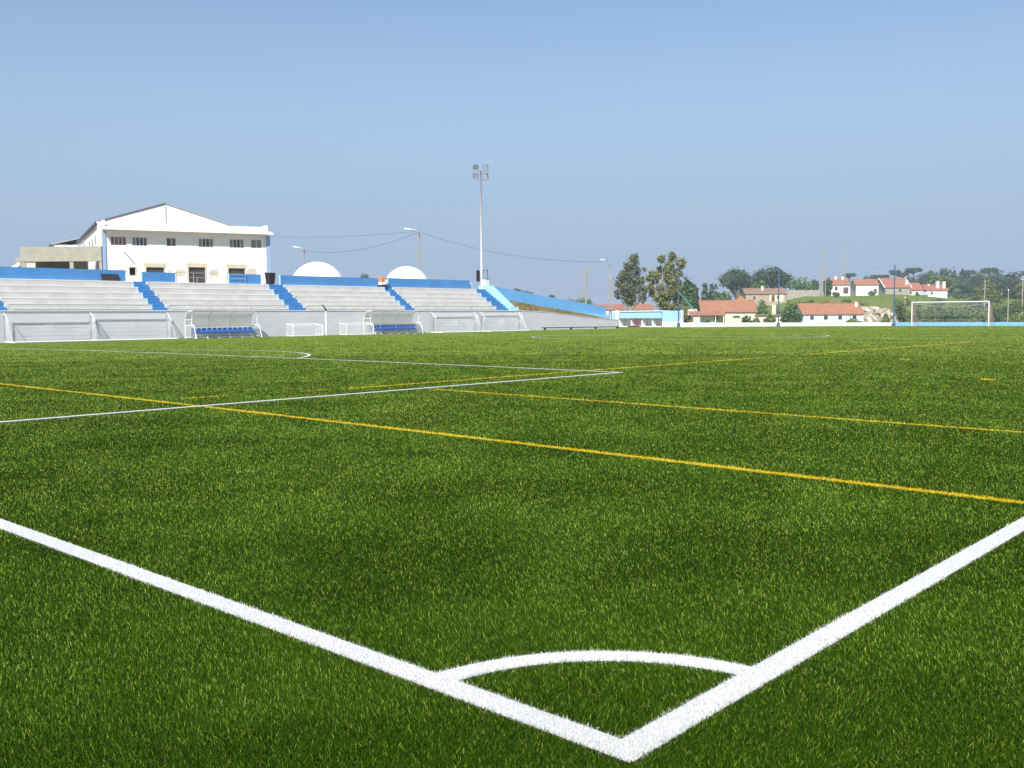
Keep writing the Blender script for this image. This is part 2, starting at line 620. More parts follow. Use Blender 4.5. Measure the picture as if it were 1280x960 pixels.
def build_blades_and_marks():
    rng = np.random.default_rng(11)
    N = NBLADES
    # tall light fibres over a short dark curly thatch, two tone turf whose dark also paints the shade between fibres
    NT = NTALL
    d = (2.55 ** .85 + rng.uniform(0, 1, N) * (128 ** .85 - 2.55 ** .85)) ** (1 / .85)
    d[NT:] = (2.55 ** .25 + rng.uniform(0, 1, N - NT) * (60 ** .25 - 2.55 ** .25)) ** 4
    # dense fine fibres of the close turf
    ND = NT + NTHATCH
    d[ND:] = np.exp(rng.uniform(math.log(2.5), math.log(34), N - ND))
    ix = np.arange(N)
    short = (ix >= NT) & (ix < ND)
    fine = ix >= ND
    ang = rng.uniform(-.62, .62, N)
    # sparser, broader fibres on the rest of the pitch round the camera
    NE = 1400000
    wide = ix >= N - NE
    d[wide] = np.exp(rng.uniform(math.log(.25), math.log(75), NE))
    ang[wide] = np.where(d[wide] < 2.55, rng.uniform(-PI, PI, NE), rng.uniform(.6, 1.9, NE) * rng.choice([-1, 1], NE))
    a = YAW + ang
    X = CAM[0] + d * np.cos(a)
    Y = CAM[1] + d * np.sin(a)
    # woven in short rows with a little scatter
    # smooth pseudo-noise used for the lie of the fibres and for wear
    def pn(x, y, s, ph):
        return (np.sin(x * s + 1.7 * np.sin(y * s * .7 + ph)) + np.sin(y * s * 1.13 + 1.9 * np.sin(x * s * .61 + ph * 2.1)) + np.sin((x + y) * s * .77 + ph * 3.3 + np.sin((x - y) * s * 1.4))) / 3
    lie = pn(X, Y, 2.3, .4) + .6 * pn(X, Y, 6.1, 1.9) + .5 * pn(X, Y, .8, 4.1)
    w = np.where(fine, np.maximum(.0009 + .00036 * d, .00052 * d), .0003 + .00066 * d)
    w = np.where(wide, .0032 + .0020 * d, w)
    h = np.where(short, rng.uniform(.006, .013, N), np.where(fine, rng.uniform(.012, .021, N), rng.uniform(.015, .0235, N))) * (1 + .05 * pn(X, Y, 3.7, 2.2))
    # fibres laid over mostly one way (towards -X), broken by scatter
    lean_a = 2.6 + 1.3 * lie + rng.normal(0, 1.15, N)
    lean = np.clip(rng.normal(.5, .3, N) + .08 * lie + .35 * short, .02, 1.3)
    turn = rng.uniform(0, 2 * PI, N)
    Z = gz(X, Y)
    hx, hy = np.cos(turn) * w / 2, np.sin(turn) * w / 2
    lx, ly = np.cos(lean_a) * np.sin(lean) * h, np.sin(lean_a) * np.sin(lean) * h
    P0 = np.stack([X - hx, Y - hy, Z], 1)
    P1 = np.stack([X + hx, Y + hy, Z], 1)
    P2 = np.stack([X + lx + hx * .35, Y + ly + hy * .35, Z + np.cos(lean) * h], 1)
    P3 = np.stack([X + lx - hx * .35, Y + ly - hy * .35, Z + np.cos(lean) * h], 1)
    tint = np.where(short, rng.uniform(0, .35, N), np.where(fine, rng.beta(1.3, 2.1, N) * .56 + .03 * pn(X, Y, 1.3, 6.), np.clip(.40 + .6 * rng.beta(1.5, 2.2, N) + .04 * pn(X, Y, .9, 3.) + .05 * pn(X, Y, 4.4, 5.), .36, 1)))
    tint = np.clip(tint, 0, 1)
    taken = np.zeros(N, bool)
    jx, jy = X + rng.normal(0, .006, N), Y + rng.normal(0, .006, N)
    white = blade_mat('white fibre', (.66, .66, .65), (.94, .94, .93), .3, .5, .2)
    yellow = blade_mat('yellow fibre', (.62, .45, .012), (.82, .62, .03), .25, .5, .3)

    def pick(sel, extraV=None, extraF=None):
        k = int(sel.sum())
        V = np.stack([P0[sel], P1[sel], P2[sel], P3[sel]], 1).reshape(-1, 3)
        F = np.arange(k * 4).reshape(-1, 4)
        T = np.repeat(tint[sel], 4)
        if extraV is not None:
            F = np.concatenate([F, extraF + len(V)])
            V = np.concatenate([V, extraV])
            T = np.concatenate([T, np.full(len(extraV), .85)])
        return V, F, T
    for name, pieces, arcs, c in MARKS:
        sel = np.zeros(N, bool)
        for (x0, x1, y0, y1) in pieces:
            sel |= (jx > x0) & (jx < x1) & (jy > y0) & (jy < y1)
        for (cx, cy, r0, r1, a0, a1) in arcs:
            rr = np.hypot(jx - cx, jy - cy)
            an = np.arctan2(jy - cy, jx - cx)
            if a1 - a0 > 6:
                ok = np.ones(N, bool)
            else:
                ok = (an > a0) & (an < a1)
            sel |= ok & (rr > r0) & (rr < r1)
        sel &= ~taken & (rng.uniform(0, 1, N) > .012)
        taken |= sel
        mv, mf = mark_mesh(pieces, arcs, .0013 if c == 'w' else .0)
        V, F, T = pick(sel, mv, mf)
        o = bpy.data.objects.new(name, npmesh(name, V, F, white if c == 'w' else yellow, attr=T))
        col.objects.link(o)
        struct(o)
    V, F, T = pick(~taken)
    green = blade_mat('green turf fibre', GREEN_A, GREEN_B, .10, .5, .06, (.055, .135, .004))
    o = bpy.data.objects.new('grass', npmesh('grass', V, F, green, attr=T))
    col.objects.link(o)
    tag(o, 'short green artificial turf fibres covering the near pitch', 'grass', kind='stuff')


NTALL, NTHATCH, NBLADES = 1750000, 300000, 5550000
build_blades_and_marks()

# stray white fibre lying near the bottom right
mb = MB()
fx, fy = 0.86, -1.20
mb.tube([(fx + .03 * t, fy + .010 * math.sin(t * 2) - .018 * t, float(gz(fx, fy)) + .028 + .004 * math.sin(t * 3)) for t in np.linspace(-1, 1, 9)], .002, 5)
tag(mb.build('loose_thread', WHITE2), 'short curled white thread lying on the turf at front right', 'thread')


# ------------------------------------------------------------------ grandstand
AISLES = [(8.3, 9.9), (22.0, 23.9), (34.4, 35.5), (46.6, 48.2), (59.6, 60.7), (72.2, 73.9)]
ZB, RISE, DEP, YF = 2.05, .45, .70, 67.75


def build_stand():
    t = thing('grandstand', 'long white terraced grandstand with blue stairways and blue back wall', 'grandstand', (0, 0, 0))
    MB().box(-2, 75.3, 67.0, 67.32, -.6, ZB - .07).build('front_wall', GREYWALL, t)
    fw = [o for o in t.children if o.name.startswith('front_wall')][0]
    MB().box(-2, 75.32, 66.96, 67.36, ZB - .067, ZB).build('coping', WHITE, fw)
    secs = [(-2, 8.3), (9.9, 22.0), (23.9, 34.4), (35.5, 46.6), (48.2, 59.6), (60.7, 72.2)]
    for a, b in secs:
        poly = [(67.33, ZB - .02), (YF, ZB - .02)]
        for k in range(5):
            y, z = YF + DEP * k, ZB + RISE * (k + 1)
            poly += [(y, z)]
            if k < 4:
                poly += [(y + DEP, z)]
        poly += [(71.3, ZB + RISE * 5), (71.3, 1.0), (67.33, 1.0)]
        o = MB().prism(poly, a, b, 'x').build('seating_terrace', CONC, t)
        for k in range(5):
            y, z = YF + DEP * k, ZB + RISE * (k + 1)
            MB().box(a, b, y - .014, y - .002, z - .062, z + .004).build('nosing', WHITE, o)
        # thin handrail along the front of the section
        mb = MB()
        n = max(2, int(round((b - a - .4) / 3.2)))
        mb.tube([(a + .15, 67.55, ZB + .42), (b - .15, 67.55, ZB + .42)], .022, 6)
        for i in range(n + 1):
            x = a + .15 + (b - a - .3) * i / n
            mb.tube([(x, 67.55, ZB - .02), (x, 67.55, ZB + .42)], .018, 6)
        mb.build('handrail', GREYSTEEL, t)
    for a, b in AISLES:
        poly = [(67.33, ZB - .03)]
        for k in range(10):
            y, z = 67.62 + .35 * k, ZB + .225 * (k + 1)
            poly += [(y, poly[-1][1]), (y, z - .05), (y - .015, z - .05), (y - .015, z)]
        poly += [(71.3, ZB + 2.25), (71.3, 1.0), (67.33, 1.0)]
        MB().prism(poly, a + .002, b - .002, 'x').build('stairway', STEPBLUE, t)
        # pale edge strip painted on the left cheek of each terrace step
        for k in range(5):
            y, z = YF + DEP * k, ZB + RISE * (k + 1)
            MB().box(a - .2, a - .003, y - .004, y - .001, z - RISE + .005, z - .075).build('edge_strip', EDGE, t)
    for a, b, h in [(-2, 8.2, 5.15), (10, 21.6, 5.15), (23.5, 34.0, 5.14), (35.35, 38.14, 5.07), (43.0, 46.1, 5.15), (48.1, 59.1, 5.14), (60.45, 71.65, 5.2)]:
        w = MB().box(a, b, 71.0, 71.22, ZB + RISE * 5 - .05, h).build('back_wall', BLUE, t)
        MB().box(a - .012, a - .002, 70.99, 71.23, ZB + RISE * 5 + .002, h + .012).build('lit_end_face', PALELITBLUE, w)  # thin skin coloured paler for the sun on the wall end
    MB().box(-2, 75.2, 71.305, 72.11, 3.6, 4.285).build('walkway', CONC, t)
    # return and stepped parapet at the far end, sunlight painted into their blue
    MB().box(72.0, 72.18, 71.25, 73.9, 4.2, 5.05).build('return_wall', PALELITBLUE, t)
    MB().box(72.2, 74.9, 73.7, 73.9, 4.2, 5.05).build('return_wall', PALELITBLUE, t)
    MB().prism([(67.33, ZB - .03), (67.33, 2.42), (67.9, 2.42), (71.0, 4.72), (71.9, 4.72), (71.9, 1.2), (67.33, 1.2)], 73.95, 75.25, 'x').build('stair_parapet', PALELITBLUE, t)
    # guard rail over the opening in front of the clubhouse
    mb = MB()
    for z in (4.75, 5.12):
        mb.tube([(38.16, 71.1, z), (42.98, 71.1, z)], .022, 6)
    for x in (38.3, 39.8, 41.4, 42.8):
        mb.tube([(x, 71.1, 4.28), (x, 71.1, 5.12)], .022, 6)
    mb.build('guard_rail', STEEL, t)
    mb = MB()
    for z in (4.75, 5.12):
        mb.tube([(43.0, 70.9, z), (44.6, 70.9, z)], .02, 6)
    mb.tube([(44.5, 70.9, 4.28), (44.5, 70.9, 5.12)], .02, 6)
    mb.build('guard_rail', STEEL, t)
    # grey boundary wall running on past the stand
    b = thing('boundary_wall', 'grey rendered wall sloping down past the grandstand end', 'wall', (0, 0, 0))
    top = [(75.33, 1.98), (77, 1.93), (80, 1.78), (84, 1.45), (88, 1.12), (92.6, .88)]
    poly = top + [(92.6, -.6), (75.33, -.6)]
    MB().prism(poly, 67.0, 67.3, 'y').build('wall_face', GREYWALL, b)
    mb = MB()
    for i in range(len(top) - 1):
        (x0, z0), (x1, z1) = top[i], top[i + 1]
        mb.prism([(x0, z0 + .003), (x1, z1 + .003), (x1, z1 + .06), (x0, z0 + .06)], 66.97, 67.33, 'y')
    mb.build('coping', WHITE, b)
    p = thing('water_pipe', 'thin black pipe on low brackets along the grey wall foot', 'pipe', (0, 0, 0))
    MB().tube([(78.5, 66.8, .16), (92.4, 66.8, .10)], .045, 8).build('pipe', BLACK, p)
    for x in (79, 83.5, 88, 92.2):
        MB().box(x - .04, x + .04, 66.74, 66.99, -.12, .11).build('bracket', BLACK, p)
    # dry grass bank between the two walls
    V, F = [], []
    xs = [75.28 + .6 * i for i in range(30)]
    for x in xs:
        zt = np.interp(x, [p_[0] for p_ in top], [p_[1] for p_ in top]) - .05
        zb = np.interp(x, [75.3, 97], [3.5, 1.05]) + .05
        for j in range(9):
            u = j / 8
            zz = zt + (zb - zt) * u + (.10 * math.sin(x * 2.1 + j) * math.sin(j * 1.7 + x) if 0 < j < 8 else 0)
            V.append((x, 67.3 + 4.7 * u, zz))
    for i in range(len(xs) - 1):
        for j in range(8):
            F.append((i * 9 + j, (i + 1) * 9 + j, (i + 1) * 9 + j + 1, i * 9 + j + 1))
    m = mat('dry bank earth', (.16, .13, .05), .95, .3, 1.4, .5, 9, rgb2=(.30, .22, .10))
    o = bpy.data.objects.new('grass_bank', npmesh('grass_bank', np.array(V), np.array(F), m, True))
    col.objects.link(o)
    struct(o)
    rng = np.random.default_rng(5)
    N = 9000
    x = rng.uniform(75.5, 92, N)
    u = rng.uniform(0.02, .98, N)
    zt = np.interp(x, [p_[0] for p_ in top], [p_[1] for p_ in top]) - .05
    zb = np.interp(x, [75.3, 97], [3.5, 1.05]) + .05
    z = zt + (zb - zt) * u - .05
    y = 67.3 + 4.7 * u
    a = rng.uniform(0, 2 * PI, N)
    h = rng.uniform(.05, .2, N)
    w = rng.uniform(.03, .07, N)
    P = np.stack([np.stack([x - np.cos(a) * w, y - np.sin(a) * w, z], 1), np.stack([x + np.cos(a) * w, y + np.sin(a) * w, z], 1),
                  np.stack([x + rng.normal(0, .1, N), y + rng.normal(0, .1, N), z + h], 1)], 1).reshape(-1, 3)
    o = bpy.data.objects.new('dry_grass', npmesh('dry_grass', P, np.arange(3 * N).reshape(-1, 3), leaf_mat('dry grass', (.10, .12, .03), (.40, .30, .13), .2)))
    col.objects.link(o)
    tag(o, 'brownish dry grass growing on the bank behind the grey wall', 'grass', kind='stuff')
    # long blue wall falling along the bank
    s = thing('sloping_blue_wall', 'long blue wall falling along the dry grass bank', 'wall', (0, 0, 0))
    MB().prism([(75.3, 4.80), (76.1, 4.72), (96.9, 2.45), (96.9, .6), (75.3, 2.6)], 72.0, 72.25, 'y').build('wall_face', mat('bright blue wall paint', (.17, .46, .82), .6, .08, .7, .1, 30), s)
    MB().prism([(91.5, 1.75), (97.3, 1.45), (97.3, .55), (91.5, .8)], 71.80, 71.99, 'y').build('low_panel', PALELITBLUE, s)


build_stand()


def leaning_board():
    MB()
    t = thing('dark_board', 'dark flat board leaning against the blue back wall', 'board', (32.0, 70.75, 4.3))
    rot = Matrix.Rotation(-.35, 3, 'X')
    m = MB()
    m.cbox((.72, .1, .26), (1.35, .04, .52), rot)
    m.build('panel', mat('dark brown panel', (.035, .03, .03), .5, .2, 5), t)
    m = MB()
    for dz in (-.25, .25):
        m.cbox(tuple(Vector((.72, .1, .26)) + rot @ Vector((0, -.006, dz))), (1.38, .05, .03), rot)
    m.build('frame', BLACK, t)


leaning_board()


def bins():
    t = thing('wheeled_bin', 'black wheeled rubbish bin at the top of a blue stairway', 'bin', (47.35, 71.45, 4.28), .1)
    m = MB()
    m.add([(-.24, -.28, .08), (.24, -.28, .08), (.24, .28, .08), (-.24, .28, .08), (-.3, -.36, 1.0), (.3, -.36, 1.0), (.3, .36, 1.0), (-.3, .36, 1.0)],
          [(0, 3, 2, 1), (4, 5, 6, 7), (0, 1, 5, 4), (1, 2, 6, 5), (2, 3, 7, 6), (3, 0, 4, 7)])
    m.build('body', BLACK, t, bevel=.02)
    l = MB().prism([(-.40, 1.01), (.40, 1.01), (.36, 1.10), (-.36, 1.06)], -.32, .32, 'x').build('lid', BLACK, t, bevel=.02)
    MB().tube([(-.25, .44, 1.0), (.25, .44, 1.0)], .02, 8).build('handle', BLACK, t)
    for sx in (-.27, .27):
        MB().tube([(sx - .03, .3, .1), (sx + .03, .3, .1)], .1, 14).build('wheel', GREYSTEEL, t)
    k = thing('drinks_crate', 'orange and white crate on a black base beside the blue wall', 'crate', (59.6, 70.9, 4.28))
    MB().box(-.34, .34, -.3, .3, 0, .22).build('base', BLACK, k, bevel=.02)
    MB().box(-.36, .36, -.32, .32, .223, .52).build('lower_box', WHITE2, k, bevel=.03)
    MB().box(-.38, .38, -.34, .34, .523, .92).build('upper_box', ORANGE, k, bevel=.03)
    MB().box(.02, .3, -.352, -.343, .3, .75).build('front_panel', WHITE2, k)


bins()


# ------------------------------------------------------------------ dugouts
def make_dugout():
    t = thing('team_dugout', 'cream covered dugout with blue seats left of the white post', 'dugout', (36.35, 65.0, -.10), 0, 'team dugouts in front of the grandstand')
    W = 5.7
    prof = [(1.55, 0), (1.56, .9), (1.52, 1.4), (1.38, 1.75), (1.12, 1.98), (.75, 2.07), (.35, 2.08)]
    # smooth the hoop
    pr = []
    for i in range(len(prof) - 1):
        p0 = prof[max(i - 1, 0)]
        p1, p2 = prof[i], prof[i + 1]
        p3 = prof[min(i + 2, len(prof) - 1)]
        for k in range(5):
            u = k / 5
            q = [.5 * (2 * p1[c] + (p2[c] - p0[c]) * u + (2 * p0[c] - 5 * p1[c] + 4 * p2[c] - p3[c]) * u * u + (3 * p1[c] - p0[c] - 3 * p2[c] + p3[c]) * u ** 3) for c in (0, 1)]
            pr.append(tuple(q))
    pr.append(prof[-1])
    for i in range(4):
        x = W * i / 3
        MB().tube([(x, y, z) for y, z in pr], .04, 8).build('hoop', WHITE2, t, True)
    for yy, zz in ((.35, 2.08), (1.56, .95), (1.55, .06)):
        MB().tube([(0, yy, zz), (W, yy, zz)], .026, 8).build('cross_rail', GREYSTEEL if zz > 2 else WHITE2, t, True)
    cov = [(y + .045, z + .01) for y, z in pr if z >= .8]
    V, F = [], []
    for y, z in cov:
        V += [(0, y, z), (W, y, z)]
    for i in range(len(cov) - 1):
        F.append((2 * i, 2 * i + 1, 2 * i + 3, 2 * i + 2))
    MB().add(V, F).build('cover', COVER, t, True)
    low = MB().add([(0.02, 1.60, .05), (W - .02, 1.60, .05), (W - .02, 1.60, .8), (.02, 1.60, .8)], [(0, 1, 2, 3)]).build('back_sheet', CLEAR, t)
    for x in (0, W):
        side = MB()
        side.tube([(x, .0, .02), (x, .32, .98), (x, 1.52, .98)], .04, 8)
        side.tube([(x, .30, .10), (x, 1.52, .10)], .03, 8)
        side.tube([(x, 1.5, 1.42), (x, .62, 1.42), (x, .62, .98)], .025, 6)
        side.tube([(x, .35, 2.06), (x, .62, 1.42)], .022, 6)
        sf = side.build('side_frame', WHITE2, t, True)
        poly = [(.12, .12), (.34, .95), (1.5, .95), (1.5, .12)]
        MB().add([(x, a, b) for a, b in poly], [(0, 1, 2, 3)]).build('side_sheet', CLEAR, sf)
    m = MB()
    m.box(.25, W - .1, .78, .86, .36, .41)
    for i in range(6):
        x = .4 + (W - .7) * i / 5
        m.tube([(x, .82, 0), (x, .82, .37)], .03, 8)
        m.box(x - .04, x + .04, .6, 1.1, .005, .03)
    m.build('bench_rail', WHITE2, t)
    sm = MB()
    sec = [(.58, .47), (.62, .44), (.92, .42), (1.0, .45), (1.06, .62), (1.09, .80), (1.07, .81), (1.035, .63), (.975, .48), (.92, .455), (.62, .475)]
    sm.prism(sec, -.165, .165, 'x')
    for s_ in (-1, 1):
        sm.prism([(.62, .45), (.98, .44), (1.03, .56), (.9, .52), (.62, .50)], s_ * .178 - .012, s_ * .178 + .012, 'x')
    s0 = sm.build('seat', SEATBLUE, t)
    s0.location = (.37, 0, 0)
    for i in range(1, 12):
        c = s0.copy()
        col.objects.link(c)
        c.parent = t
        c.location = (.37 + .452 * i, 0, 0)
    return t


dug = make_dugout()
dup(dug, (53.75, 65.1, -.10), 0, 'cream covered dugout with blue seats behind a low white goal')


# ------------------------------------------------------------------ training goals
def make_side_goal():
    """6 x 2 m goal stored with its mouth against the wall"""
    W, H, D = 5.75, 1.98, 1.5
    t = thing('training_goal', 'large training goal', 'goal', (23.35, 65.1, -.1), 0, 'large training goals stored along the grey wall')
    for x in (0, W):
        MB().tube([(x, D, 0), (x, D, H)], .045, 10).build('post', GREYSTEEL, t)
    MB().tube([(0, D, H), (W, D, H)], .045, 10).build('crossbar', GREYSTEEL, t)
    b = MB()
    b.tube([(0, D, .05), (0, 0, .05), (W, 0, .05), (W, D, .05)], .055, 8)
    b.build('base_frame', WHITE2, t)
    for x in (0, W):
        MB().tube([(x, D, H), (x, D - .55, H - .45), (x, D - .68, H - .62)], .03, 8).build('net_arm', WHITE2, t)
    n = MB()
    k = D - .68
    n.net((0, k, H - .62), (W, k, H - .62), (W, 0, .05), (0, 0, .05), .13, .0055)
    n.net((0, D, H), (W, D, H), (W, k, H - .62), (0, k, H - .62), .13, .0055)
    for x in (0, W):
        n.net((x, k, H - .62), (x, D, H - .3), (x, D, .05), (x, 0, .05), .13, .0055)
    # slack net hanging in swags under the arms
    for i in range(9):
        off = .05 * i
        pts = []
        for u in np.linspace(0, 1, 25):
            pts.append((W * u, k + .1 - off * .4, H - .66 - off - .30 * abs(math.sin(u * PI * 2)) ** .8))
        n.tube(pts, .006, 3, False)
    n.build('net', NETM, t)
    return t


g = make_side_goal()
g['label'] = 'large training goal at the far left end of the grey wall'
dup(g, (29.2, 65.2, -.1), 0, 'large training goal left of the first cream dugout')
dup(g, (62.0, 65.2, -.1), 0, 'large training goal just right of the second cream dugout')
dup(g, (68.75, 65.25, -.1), 0, 'large training goal nearest the right end of the grandstand')


def make_small_goal():
    W, H, D = 2.95, 1.02, .95
    t = thing('small_goal', 'low white goal frame', 'goal', (45.05, 65.0, -.1), 0, 'low white training goals between the dugouts')
    for x in (0, W):
        MB().tube([(x, 0, .04), (x, 0, H - .22), (x, .06, H - .15), (x, D, H), (x, D, .04), (x, 0, .04)], .042, 8).build('side_frame', WHITE2, t)
    MB().tube([(0, 0, .04), (W, 0, .04)], .042, 8).build('base_bar', WHITE2, t)
    MB().tube([(0, D, H), (W, D, H)], .042, 8).build('crossbar', WHITE2, t)
    n = MB()
    n.net((0, 0, H - .2), (W, 0, H - .2), (W, 0, .04), (0, 0, .04), .11, .005)
    n.net((0, D, H), (W, D, H), (W, 0, H - .2), (0, 0, H - .2), .11, .005)
    for x in (0, W):
        n.net((x, 0, H - .2), (x, D, H), (x, D, .04), (x, 0, .04), .11, .005)
    n.build('net', NETM, t)
    return t


sg = make_small_goal()
sg['label'] = 'low white small goal just left of the tall white post'
dup(sg, (50.55, 65.05, -.1), 0, 'low white small goal just right of the tall white post')

t = thing('white_post', 'white post with a dark bent top between the two low goals', 'post', (48.5, 65.2, -.1))
MB().tube([(0, 0, 0), (0, 0, 2.05)], .085, 12).build('shaft', WHITE2, t)
MB().tube([(0, 0, 2.05), (0, 0, 2.2), (-.10, .12, 2.42), (-.25, .2, 2.62)], [.07, .07, .055, .03], 10).build('bent_top', BLACK, t)


# ------------------------------------------------------------------ far goal
def far_goal():
    t = thing('football_goal', 'full size white football goal at the far end of the pitch', 'goal', (L_ - .06, W_ / 2, .05), 0)
    H, hw = 2.44, 3.66
    for s in (-1, 1):
        MB().tube([(0, s * (hw + .06), -.05), (0, s * (hw + .06), H + .12)], .06, 12).build('post', WHITE2, t)
        MB().tube([(0, s * (hw + .06), H + .06), (.75, s * (hw + .06), H - .05), (2.0, s * (hw + .06), .03)], .02, 6).build('net_stay', STEEL, t)
    MB().tube([(0, -hw, H + .06), (0, hw, H + .06)], .06, 12).build('crossbar', WHITE2, t)
    for s in (-1, 1):
        MB().net((0, s * hw, H), (.75, s * hw, H - .05), (2.0, s * hw, .02), (0, s * hw, .02), .12, .007).build('side_net', NETPINK, t)
    n = MB()
    n.net((.75, -hw, H - .05), (.75, hw, H - .05), (2.0, hw, .02), (2.0, -hw, .02), .16, .0035)
    n.net((0, -hw, H), (0, hw, H), (.75, hw, H - .05), (.75, -hw, H - .05), .16, .0035)
    n.tube([(.8, -hw + 7.32 * u, H - .12 - .28 * math.sin(PI * u)) for u in np.linspace(0, 1, 20)], .014, 4, False)
    n.build('back_net', NETM, t)


far_goal()


# ------------------------------------------------------------------ end wall, shelter, net poles
def end_wall():
    t = thing('white_low_wall', 'low white wall along the far end of the pitch', 'wall')
    MB().box(104.0, 104.2, 38.84, 65.6, -.6, .47).build('wall_face', WHITE, t)
    t = thing('blue_low_wall', 'low pale blue wall behind the far goal', 'wall')
    MB().box(104.0, 104.2, -14, 38.82, -.6, .49).build('wall_face', mat('sky blue wall paint', (.22, .50, .82), .6, .07, .8), t)
    s = thing('roadside_shelter', 'long open white shelter with pale blue fascia at the pitch corner', 'shelter', (104, 65.6, -.1))
    # local: x away from the pitch, y to the left
    MB().box(.05, .25, 0, 2.75, -.4, .70).build('base_wall', WHITE, s)
    MB().box(.05, .22, 0.0, 2.75, .704, 2.08).build('blue_panel', PALELITBLUE, s)
    MB().box(.0, .20, 2.9, 9.6, 1.15, 2.0).build('fascia', PALELITBLUE, s)
    MB().box(-.12, 1.7, 2.75, 9.75, 2.004, 2.14).build('roof', WHITE, s)
    MB().box(1.5, 1.65, 2.9, 9.6, -.4, 2.0).build('back_panel', WHITE, s)
    MB().box(-.02, 1.5, 2.9, 9.6, -.4, .14).build('floor_slab', WHITE, s)
    for y in (2.76, 4.35, 6.0, 7.65, 9.56):
        MB().box(.24, 1.49, y, y + .13, .145, 2.0).build('divider', WHITE, s)
    MB().box(-.16, .04, 9.6, 9.86, -.4, 2.1).build('end_post', WHITE, s)
    MB().box(-.04, .30, -.25, -.004, -.4, 2.15).build('end_post', WHITE, s)
    MB().box(.06, .2, 9.9, 13.5, .3, 1.85).build('side_panel', PALELITBLUE, s)
    c = MB()
    rng = random.Random(3)
    nx, ny = 5, 16
    V = [(103.82 + .22 * i, 71.7 + .13 * j, 0.055 + (.12 * abs(math.sin(j * .5 + .4)) * rng.uniform(.5, 1) if 0 < i < nx - 1 and 0 < j < ny - 1 else 0)) for i in range(nx) for j in range(ny)]
    F = [(i * ny + j, (i + 1) * ny + j, (i + 1) * ny + j + 1, i * ny + j + 1) for i in range(nx - 1) for j in range(ny - 1)]
    c.add(V, F)
    tag(c.build('red_cloth', RED), 'crumpled red cloth lying at the shelter opening', 'cloth')
    p = thing('white_drum', 'upright white drum beside the concrete lamp post', 'drum', (98.2, 71.2, .9))
    MB().lathe([(0, 0), (.3, 0), (.31, .05), (.29, .4), (.31, .75), (.3, 1.1), (.24, 1.15), (0, 1.16)], n=20).build('body', WHITE2, p, True)
    MB().lathe([(.315, .72), (.335, .74), (.315, .78)], n=20).build('rim', WHITE2, p, True)
    for i, (y, h, lab) in enumerate([(65.85, 6.3, 'tall blue net pole with a slanting brace beside the shelter'), (52.2, 6.75, 'tall blue net pole standing behind the middle of the white wall'), (38.75, 6.55, 'tall blue net pole where the white wall turns blue')]):
        n = thing('net_pole', lab, 'pole', (103.9, y, 0), 0, 'blue net poles along the far end')
        MB().tube([(0, 0, -.05), (0, 0, h)], .07, 10).build('shaft', POLEBLUE, n)
        MB().box(-.13, .13, -.16, .16, -.05, .42).build('foot_bracket', POLEBLUE, n)
        MB().tube([(0, 0, h), (0, 0, h + .12)], [.10, .07], 10).build('cap', POLEBLUE, n)
        if i == 0:
            MB().tube([(0, 0, 4.3), (0.9, -2.35, 1.5)], .06, 8).build('brace', mat('teal painted brace', (.04, .27, .36), .5, .1, 4), n)
            MB().box(.12, .3, -.28, -.12, .9, 2.5).build('winch_box', POLEBLUE, n)
    n = thing('stub_post', 'short dark green post set behind the white wall', 'post', (104.35, 62.6, -.1))
    MB().tube([(0, 0, -.3), (0, 0, 1.05)], .12, 10).build('shaft', mat('dark green paint', (.05, .14, .13), .6, .1, 4), n)
    MB().box(-.16, .16, -.16, .16, .3, .75).build('clamp', mat('dark green paint', (.05, .14, .13)), n)
    w = MB()
    w.tube([(103.9, 65.85, 6.2), (103.9, 59, 6.15), (103.9, 52.2, 6.6), (103.9, 45, 6.4), (103.9, 38.75, 6.45)], .012, 4, False)
    tag(w.build('net_cable', GREYSTEEL), 'thin cable strung between the tall blue net poles', 'cable')


end_wall()


